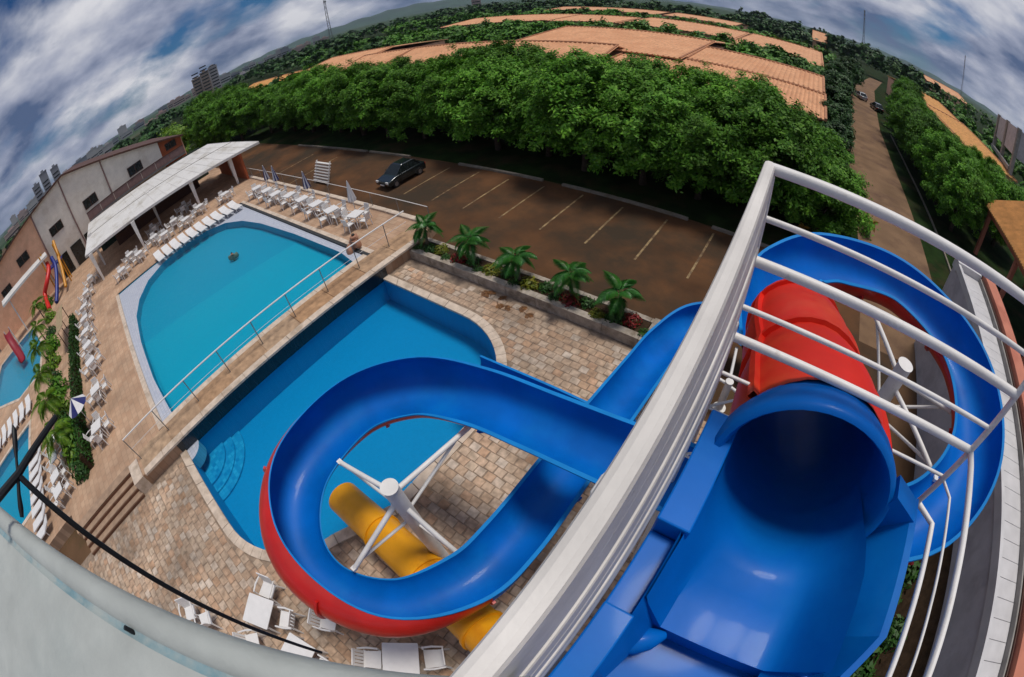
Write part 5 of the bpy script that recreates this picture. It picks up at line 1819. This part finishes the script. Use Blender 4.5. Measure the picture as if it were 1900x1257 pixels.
# sun loungers
lg = MB()
lg.hexa([(-.32, -.95, .24), (.32, -.95, .24), (.32, .25, .27), (-.32, .25, .27), (-.32, -.95, .30), (.32, -.95, .30), (.32, .25, .33), (-.32, .25, .33)])
LG_BED = mesh_of(lg, 'bed', 'plastic_white')
LG_BACK = mesh_of(MB().hexa([(-.32, .26, .27), (.32, .26, .27), (.30, .92, .52), (-.30, .92, .52), (-.32, .24, .33), (.32, .24, .33), (.30, .90, .58), (-.30, .90, .58)]), 'back_panel', 'plastic_white')
LG_LEG = mesh_of(MB().tube([(0, 0, .27), (0, 0, 0)], [.035, .028], 6), 'leg', 'plastic_white')


def lounger(x, y, rz, label, group):
    t = empty('sun_lounger', (x, y, U), label, 'sun lounger', group, rz)
    for nm, me, loc in (('bed', LG_BED, (0, 0, 0)), ('back_panel', LG_BACK, (0, 0, 0)), ('leg', LG_LEG, (-.26, -.8, 0)), ('leg', LG_LEG, (.26, -.8, 0)), ('leg', LG_LEG, (-.26, .3, 0)), ('leg', LG_LEG, (.26, .3, 0))):
        o = bpy.data.objects.new(nm, me)
        COL.objects.link(o)
        o.parent = t
        o.location = loc


for i in range(10):
    t = i / 9
    lounger(-34.3 + .85 * t, 1.0 + 7.1 * t, math.pi / 2 + .08, 'white sun lounger on the far pool edge, %s of ten from the left' % ORD[i], 'sun loungers at the far edge of the upper pool')
for i in range(8):
    lounger(-24.6 + .98 * i, -13.2, 0, 'white sun lounger beside the small side pool, %s of eight from the far end' % ORD[i], 'sun loungers beside the small side pool')
for i in range(6):
    lounger(-31.2 - .1 * i, -14.4 - .98 * i, math.pi / 2, 'white sun lounger before the children pool, %s from the planting strip' % ORD[i], 'sun loungers before the children pool')


# parasols
def closed_parasol(x, y, h, label, navy):
    t = empty('closed_parasol', (x, y, U), label, 'parasol', 'closed parasols along the car park rail', random.uniform(0, 3))
    MB().tube([(0, 0, 0), (0, 0, h)], .025, 8).build('pole', 'white_paint', t, world=False)
    MB().lathe([(.26, 0), (.26, .05), (.08, .10), (.05, .2)], 12).build('base', 'concrete', t, world=False)
    for k in range(8):
        b = MB()
        a0, a1 = 2 * math.pi * k / 8, 2 * math.pi * (k + 1) / 8
        am = (a0 + a1) / 2
        vs = []
        for r, z in ((.05, h - .03), (.10, h - .35), (.20, h - .85), (.26, h - 1.15), (.21, h - 1.22)):
            vs += [(r * .55 * math.cos(a0), r * .55 * math.sin(a0), z), (r * math.cos(am), r * math.sin(am), z), (r * .55 * math.cos(a1), r * .55 * math.sin(a1), z)]
        fs = []
        for i in range(4):
            for j in range(2):
                q = i * 3 + j
                fs.append((q, q + 1, q + 4, q + 3))
        b.add(vs, fs)
        b.build('canopy_panel', 'parasol_navy' if (navy and k % 2) else 'parasol_white', t, world=False)
    MB().lathe([(.02, h - .02), (.035, h + .02), (.01, h + .08)], 8).build('finial', 'parasol_white', t, world=False)


closed_parasol(-20.3, 11.15, 2.15, 'closed all white parasol by the last tables near the dividing wall', False)
closed_parasol(-26.1, 11.35, 2.1, 'closed white and navy parasol in the middle of the table row', True)
closed_parasol(-31.4, 11.4, 2.1, 'closed navy and white parasol, right one of the pair near the pavilion', True)
closed_parasol(-33.0, 11.3, 2.1, 'closed navy and white parasol, left one of the pair near the pavilion', True)
t = empty('open_parasol', (-20.9, -7.5, U), 'half open white and navy parasol leaning over the hedge side tables', 'parasol')
MB().tube([(0, 0, 0), (.1, .1, 2.0)], .025, 8).build('pole', 'white_paint', t, world=False)
for k in range(8):
    a0, a1 = 2 * math.pi * k / 8, 2 * math.pi * (k + 1) / 8
    c_ = Vector((.1, .1, 2.1))
    b = MB().add([c_, c_ + Vector((.75 * math.cos(a0), .75 * math.sin(a0), -.55)), c_ + Vector((.70 * math.cos((a0 + a1) / 2), .70 * math.sin((a0 + a1) / 2), -.60)), c_ + Vector((.75 * math.cos(a1), .75 * math.sin(a1), -.55))], [(0, 1, 2, 3)])
    b.build('canopy_panel', 'parasol_navy' if k % 2 else 'parasol_white', t, world=False)

# white slatted rack by the car park
rk = empty('slatted_rack', (-29.5, 14.2, 0), 'white slatted rack standing on the dirt at the car park edge', 'rack')
for k in range(7):
    z = .2 + .2 * k
    MB().box(-30.6, -28.4, 14.0 + .1 * k, 14.18 + .1 * k, z, z + .07).build('slat', 'white_paint', rk)
for x in (-30.5, -28.5):
    MB().hexa([(x - .04, 14.02, 0), (x + .04, 14.02, 0), (x + .04, 14.12, 0), (x - .04, 14.12, 0), (x - .04, 14.7, 1.6), (x + .04, 14.7, 1.6), (x + .04, 14.8, 1.6), (x - .04, 14.8, 1.6)]).build('upright', 'white_paint', rk)


# ------------------------------------------------------------------ play equipment at the far left
def curve_tube(root, pts, r, m_, nm):
    path = resample(catmull(pts, 8), .25)
    return MB().tube([p[:3] for p in path], r, 12).build(nm, m_, root, smooth=True)


pe = empty('play_tower', (-52, -12, U), 'bright play tower with red, blue and yellow spiral slides by the hall', 'play tower')
curve_tube(pe, [(-53.2, -11.2, 4.2), (-52.2, -11.2, 3.6), (-51.2, -12.0, 2.8), (-51.6, -12.9, 2.1), (-50.6, -13.0, 1.4), (-49.0, -12.8, .8)], .30, 'play_red', 'red_tube')
curve_tube(pe, [(-53.4, -10.4, 4.3), (-52.2, -10.2, 3.4), (-50.8, -10.6, 2.3), (-49.6, -11.2, 1.3), (-48.8, -11.6, .8)], .26, 'play_blue', 'blue_tube')
curve_tube(pe, [(-54.2, -9.4, 5.6), (-52.8, -9.4, 4.2), (-51.0, -9.5, 2.6), (-49.4, -9.8, 1.2)], .20, 'play_yellow', 'yellow_tube')
for (x, y) in ((-54, -11.6), (-54, -9.4), (-52.4, -11.6), (-52.4, -9.4)):
    MB().tube([(x, y, U), (x, y, 5.6)], .09, 8).build('post', 'play_yellow', pe)
MB().box(-54.2, -52.2, -11.8, -9.2, 3.4, 3.55).build('platform', 'play_blue', pe)
ms = empty('maroon_slide', (-44, -17, U), 'small maroon slide standing in the children pool at the far left', 'slide')
flm = resample(catmull([(-47.6, -18.4, 3.0), (-46.4, -18.1, 2.7), (-45.0, -17.6, 1.7), (-43.4, -17.0, .9), (-42.4, -16.7, .75)], 8), .25)
for nm, off in (('chute', 0),):
    b = MB()
    fr_ = frames(flm)
    vs, fs = [], []
    pr = [(-.4, .3), (-.36, .05), (-.2, -.05), (.2, -.05), (.36, .05), (.4, .3), (.46, .3), (.4, -.02), (.2, -.12), (-.2, -.12), (-.4, -.02), (-.46, .3)]
    for p, t, s, u in fr_:
        vs += [p + s * x + u * z for x, z in pr]
    m = len(pr)
    for i in range(len(fr_) - 1):
        for k in range(m):
            fs.append((i * m + k, i * m + (k + 1) % m, (i + 1) * m + (k + 1) % m, (i + 1) * m + k))
    b.add(vs, fs)
    b.build(nm, 'play_maroon', ms, smooth=True)
for (x, y) in ((-47.7, -18.8), (-47.5, -17.9)):
    MB().tube([(x, y, .1), (x, y, 3.4)], .06, 8).build('post', 'white_paint', ms)
# folded tan canvas awning by the planting strip
aw = empty('canvas_awning', (-35.5, -9.4, U), 'tan canvas awning between the planting strip and the white tables', 'awning')
MB().hexa([(-38.5, -9.8, 2.2), (-33.0, -9.4, 2.2), (-33.2, -8.5, 2.45), (-38.5, -8.8, 2.45), (-38.5, -9.8, 2.24), (-33.0, -9.4, 2.24), (-33.2, -8.5, 2.49), (-38.5, -8.8, 2.49)]).build('canvas', 'canvas_tan', aw)
for (x, y) in ((-38.3, -9.6), (-33.2, -9.2), (-33.3, -8.7), (-38.3, -8.9)):
    MB().tube([(x, y, U), (x, y, 2.3)], .04, 8).build('post', 'brown_trim', aw)


# ------------------------------------------------------------------ cars
def car(x, y, rz, paint, label, z=0):
    t = empty('parked_car', (x, y, z), label, 'car', 'parked cars', rz)
    # side outline (y forward, z up), swept across with rounded shoulders
    low = [(2.02, .30), (2.08, .50), (2.0, .68), (1.15, .86), (-1.35, .92), (-1.95, .88), (-2.02, .62), (-1.98, .30)]
    b = MB()
    xs = [(-.84, .90), (-.80, 1.0), (0, 1.02), (.80, 1.0), (.84, .90)]
    n = len(low)
    for xx, k in xs:
        b.v += [(xx, yy * (1.0 if abs(xx) < .82 else .985), .30 + (zz - .30) * k) for yy, zz in low]
    for j in range(len(xs) - 1):
        for i in range(n):
            b.f.append((j * n + i, (j + 1) * n + i, (j + 1) * n + (i + 1) % n, j * n + (i + 1) % n))
            b.mi.append(0)
    b.f += [tuple(range(n)), tuple(range(4 * n + n - 1, 4 * n - 1, -1))]
    b.mi += [0, 0]
    body = b.build('body', paint, t, world=False, smooth=True, bevel=.03)
    c = MB()
    base = [(-.76, 1.10, .86), (.76, 1.10, .86), (.76, -1.55, .90), (-.76, -1.55, .90)]
    top = [(-.60, .30, 1.40), (.60, .30, 1.40), (.60, -1.0, 1.42), (-.60, -1.0, 1.42)]
    c.add(base + top, [(0, 1, 5, 4), (1, 2, 6, 5), (2, 3, 7, 6), (3, 0, 4, 7)])
    c.build('windows', 'glass_dark', t, world=False)
    MB().hexa([(-.60, .30, 1.395), (.60, .30, 1.395), (.60, -1.0, 1.415), (-.60, -1.0, 1.415), (-.52, .18, 1.47), (.52, .18, 1.47), (.52, -.9, 1.47), (-.52, -.9, 1.47)]).build('roof', paint, t, world=False, bevel=.02)
    for sx in (-1, 1):
        for a_, b2_, r_ in (((sx * .76, 1.09, .88), (sx * .605, .30, 1.405), .035), ((sx * .765, -.35, .89), (sx * .61, -.35, 1.41), .035), ((sx * .76, -1.54, .92), (sx * .605, -1.0, 1.425), .05)):
            MB().tube([a_, b2_], r_, 6).build('pillar', paint, t, world=False)
        MB().box(sx * .62 - .16, sx * .62 + .16, 1.99, 2.075, .55, .70).build('headlight', 'lamp_glass', t, world=False)
        MB().box(sx * .66 - .13, sx * .66 + .13, -2.035, -1.95, .62, .80).build('tail_light', 'lamp_red', t, world=False)
        MB().hexa([(sx * .80, .78, .93), (sx * 1.0, .75, .93), (sx * 1.0, .68, .93), (sx * .80, .68, .93), (sx * .80, .78, 1.05), (sx * 1.0, .75, 1.05), (sx * 1.0, .68, 1.05), (sx * .80, .68, 1.05)]).build('mirror', paint, t, world=False)
        for yy in (1.28, -1.28):
            w = MB()
            prof = [(.18, -.10), (.29, -.10), (.315, -.06), (.315, .06), (.29, .10), (.18, .10)]
            N = 20
            vs = [(sx * .76 + zz, yy + r * math.cos(2 * math.pi * k / N), .315 + r * math.sin(2 * math.pi * k / N)) for r, zz in prof for k in range(N)]
            w.add(vs, [(i * N + k, i * N + (k + 1) % N, (i + 1) * N + (k + 1) % N, (i + 1) * N + k) for i in range(len(prof) - 1) for k in range(N)])
            wo_ = w.build('wheel', 'rubber', t, world=False, smooth=True)
            MB().add([(sx * .76 + sx * .09, yy + .19 * math.cos(2 * math.pi * k / 12), .315 + .19 * math.sin(2 * math.pi * k / 12)) for k in range(12)], [tuple(range(12)) if sx > 0 else tuple(range(11, -1, -1))]).build('rim', 'rim_metal', wo_, world=False)
    MB().box(-.45, .45, 2.03, 2.09, .50, .62).build('grille', 'rubber', t, world=False)
    MB().box(-.24, .24, 2.062, 2.10, .36, .47).build('number_plate', 'lamp_glass', t, world=False)
    return t


car(-22.6, 16.5, math.pi - .02, 'car_black', 'black car parked nose out at the car park edge under the trees').scale = (.84, .80, .86)
car(10.6, 92.0, .25, 'car_silver', 'silver car standing on the dirt road far off between the trees')
car(13.0, 84.0, .2, 'car_black', 'dark car at the right roadside in front of the silver one')


# ------------------------------------------------------------------ people (one skin each)
def make_person(joints, edges, radii, loc, rz, label, hair_at, hr=.105, trunks=None):
    me = bpy.data.meshes.new('body')
    me.from_pydata(joints, edges, [])
    if not me.skin_vertices:
        bpy.context.view_layer.update()
    o = bpy.data.objects.new('body', me)
    COL.objects.link(o)
    root = empty('person', loc, label, 'person', None, rz)
    o.parent = root
    sk = o.modifiers.new('skin', 'SKIN')
    if not me.skin_vertices:
        bm = bmesh.new()
        bm.from_mesh(me)
        lay = bm.verts.layers.skin.verify()
        bm.verts.ensure_lookup_table()
        for i, r in enumerate(radii):
            bm.verts[i][lay].radius = r if isinstance(r, tuple) else (r, r)
            bm.verts[i][lay].use_root = (i == 0)
        bm.to_mesh(me)
        bm.free()
    sb = o.modifiers.new('sub', 'SUBSURF')
    sb.levels = sb.render_levels = 2
    me.materials.append(MATS['skin'])
    b = MB()
    prof = [(.0, -.2), (.7, -.1), (1.0, .25), (.98, .6), (.7, .95), (.25, 1.12), (0.02, 1.15)]
    b.lathe([(max(.002, r) * hr, z * hr) for r, z in prof], 14, hair_at)
    b.build('hair', 'hair', root, world=False, smooth=True)
    if trunks:
        MB().tube(trunks, [.12, .155, .15], 12).build('swim_trunks', 'swim_dark', root, world=False, smooth=True)
    return root


# swimmer in the upper pool: torso low in the water, arms out
J = [(0, 0, .0), (0, -.03, .22), (0, -.04, .40), (0, 0, .50), (0, .01, .58), (0, .03, .70),
     (-.17, -.02, .37), (-.36, .10, .30), (-.52, .30, .33), (-.58, .40, .34), (.17, -.02, .37), (.38, .08, .30), (.55, .27, .33), (.61, .37, .34)]
Ed = [(0, 1), (1, 2), (2, 3), (3, 4), (4, 5), (2, 6), (6, 7), (7, 8), (8, 9), (2, 10), (10, 11), (11, 12), (12, 13)]
Rd = [(.15, .10), (.155, .11), (.15, .11), .055, .085, .10, .065, .048, .038, .028, .065, .048, .038, .028]
make_person(J, Ed, Rd, (-26.1, 4.9, .05), 1.2, 'swimmer with dark hair standing chest deep in the upper pool', (0, .0, .68)).scale = (.5, .5, .78)
# bather sitting on the corner of the upper pool
J = [(0, 0, .10), (0, -.03, .30), (0, -.02, .50), (0, .0, .60), (0, .01, .67), (0, .03, .79),
     (-.18, -.02, .47), (-.25, -.10, .22), (-.24, -.02, .04), (.18, -.02, .47), (.25, .10, .25), (.18, .32, .16),
     (-.10, .20, .09), (-.12, .45, .06), (-.12, .50, -.30), (-.12, .60, -.34), (.10, .20, .09), (.12, .45, .06), (.12, .50, -.30), (.12, .60, -.34)]
Ed = [(0, 1), (1, 2), (2, 3), (3, 4), (4, 5), (2, 6), (6, 7), (7, 8), (2, 9), (9, 10), (10, 11), (0, 12), (12, 13), (13, 14), (14, 15), (0, 16), (16, 17), (17, 18), (18, 19)]
Rd = [(.16, .12), (.14, .10), (.15, .11), .055, .085, .10, .06, .045, .03, .06, .045, .03, .085, .065, .045, .03, .085, .065, .045, .03]
make_person(J, Ed, Rd, (-17.3, 8.95, U + .06), math.pi - .4, 'bather sitting on the corner of the upper pool with feet in the water', (0, .0, .77)).scale = (.85, .85, .85)
# ------------------------------------------------------------------ horizon: hills, city, masts
hb_ = MB()
N = 140
vs, fs = [], []
rr = random.Random(8)
for i in range(N + 1):
    az = R_(60 + 150 * i / N)
    deg = 60 + 150 * i / N
    h = 14 + 78 * math.exp(-((deg - 138) / 9.0) ** 2) + 30 * math.exp(-((deg - 152) / 8.0) ** 2) + 22 * math.exp(-((deg - 78) / 9.0) ** 2) + 5 * math.sin(deg * 1.7) + 3 * math.sin(deg * 4.1)
    for (d, z) in ((3600, -2), (4000, h * .7), (4300, h), (4900, h * .6), (5600, -2)):
        vs.append((d * math.cos(az), d * math.sin(az), z))
for i in range(N):
    for k in range(4):
        a = i * 5 + k
        fs.append((a, a + 1, a + 6, a + 5))
hb_.add(vs, fs)
tag(hb_.build('hills', 'hill', smooth=True, angle=180), kind='structure')


def city_house(d, az, w, dep, h, m_, name, label, group=None, floors=0):
    x, y = d * math.cos(R_(az)), d * math.sin(R_(az))
    t = empty(name, (x, y, -.5), label, 'building', group, R_(az))
    b = MB().box(-dep / 2, dep / 2, -w / 2, w / 2, 0, h)
    b.box(-dep / 2 - .3, dep / 2 + .3, -w / 2 - .3, w / 2 + .3, h + .01, h + .8)
    b.box(-dep / 4, dep / 5, -w / 6, w / 5, h + .8, h + 2.6)
    b.build('block', m_, t, world=False)
    for f in range(floors):
        MB().box(-dep / 2 - .12, -dep / 2 - .02, -w / 2 + 1, w / 2 - 1, 2.0 + f * 3.2, 3.3 + f * 3.2).build('window_band', 'glass_dark', t, world=False)
    return t


rr = random.Random(12)
for i in range(46):
    az = 149 + 46 * (i + rr.random()) / 46
    d = rr.uniform(420, 900)
    cm_ = rr.choice(['city_pale', 'city_grey', 'city_rose', 'city_pale'])
    cname_ = {'city_pale': 'pale', 'city_grey': 'grey', 'city_rose': 'rosy'}[cm_]
    h = rr.choice([5, 6, 8, 9, 11]) * (d / 600) * (1.35 if az > 175 else 1.0)
    city_house(d, az, rr.uniform(9, 22), rr.uniform(9, 14), h, cm_, 'far_building', 'small %s far-off building on the town skyline, %s from the mast side' % (cname_, ordn(i)), 'far town buildings on the left horizon', 1 if h < 9 else 2)
city_house(440, 165.75, 8.6, 10, 20, 'city_tan', 'tower_block', 'tall tan tower block on the left horizon, left one of the cluster', 'tower blocks on the left horizon', 8)
city_house(436, 164.6, 8.6, 10, 22.5, 'city_tan', 'tower_block', 'tall tan tower block on the left horizon, middle one of the cluster', 'tower blocks on the left horizon', 9)
city_house(440, 163.45, 8.6, 10, 24, 'city_pale', 'tower_block', 'tall tower block on the left horizon, right and palest of the cluster', 'tower blocks on the left horizon', 8)
for i, (az, h) in enumerate(((186, 24), (187.6, 27), (189.0, 22))):
    city_house(420, az, 8, 10, h, 'city_grey', 'tower_block', 'grey tower block at the extreme left edge, %s of three' % ['right', 'middle', 'left'][i], 'tower blocks at the extreme left edge', 6)
city_house(520, 130.9, 10, 12, 17, 'city_rose', 'tower_block', 'pale rose tower standing alone at the top of the picture', None, 5)


def mast(d, az, h, w, label, lattice=True):
    x, y = d * math.cos(R_(az)), d * math.sin(R_(az))
    t = empty('radio_mast', (x, y, -.5), label, 'mast', 'masts on the horizon')
    b = MB()
    for k in range(3):
        a = k * 2.094
        b.tube([(w * math.cos(a), w * math.sin(a), 0), (w * .35 * math.cos(a), w * .35 * math.sin(a), h)], w * .13, 5)
    if lattice:
        n = int(h / (w * 2.4))
        for i in range(n):
            z0, z1 = h * i / n, h * (i + 1) / n
            s0, s1 = w * (1 - .65 * i / n), w * (1 - .65 * (i + 1) / n)
            for k in range(3):
                a, a2 = k * 2.094, (k + 1) * 2.094
                b.tube([(s0 * math.cos(a), s0 * math.sin(a), z0), (s1 * math.cos(a2), s1 * math.sin(a2), z1)], w * .07, 4)
    b.build('lattice', 'grey_steel', t, world=False)
    for z in (.80, .9, .97):
        MB().box(-w * .5, w * .5, -w * .5, w * .5, h * z, h * z + w * .8).build('antenna', 'concrete', t, world=False)


mast(330, 148.6, 46, 1.5, 'grey lattice mast at the top left above the tree belt')
mast(400, 83.9, 44, 1.3, 'pale mast at the top right above the dark wood')
mast(260, 70.7, 33, .55, 'thin tall mast at the right above the trees', False)

# ------------------------------------------------------------------ haze in the air
HAZE = 0.00009
hz = MB().box(-6100, 6100, -6100, 6100, -1.6, 135)
hm = bpy.data.materials.new('haze')
hm.use_nodes = True
hm.node_tree.nodes.remove(hm.node_tree.nodes['Principled BSDF'])
pv_ = hm.node_tree.nodes.new('ShaderNodeVolumePrincipled')
pv_.inputs['Color'].default_value = (0.72, 0.84, 1.0, 1)
pv_.inputs['Density'].default_value = HAZE
pv_.inputs['Anisotropy'].default_value = 0.2
hm.node_tree.links.new(pv_.outputs[0], hm.node_tree.nodes['Material Output'].inputs['Volume'])
MATS['haze'] = hm
tag(hz.build('haze', 'haze'), 'thin pale haze in the air over the whole view', 'haze', kind='stuff')
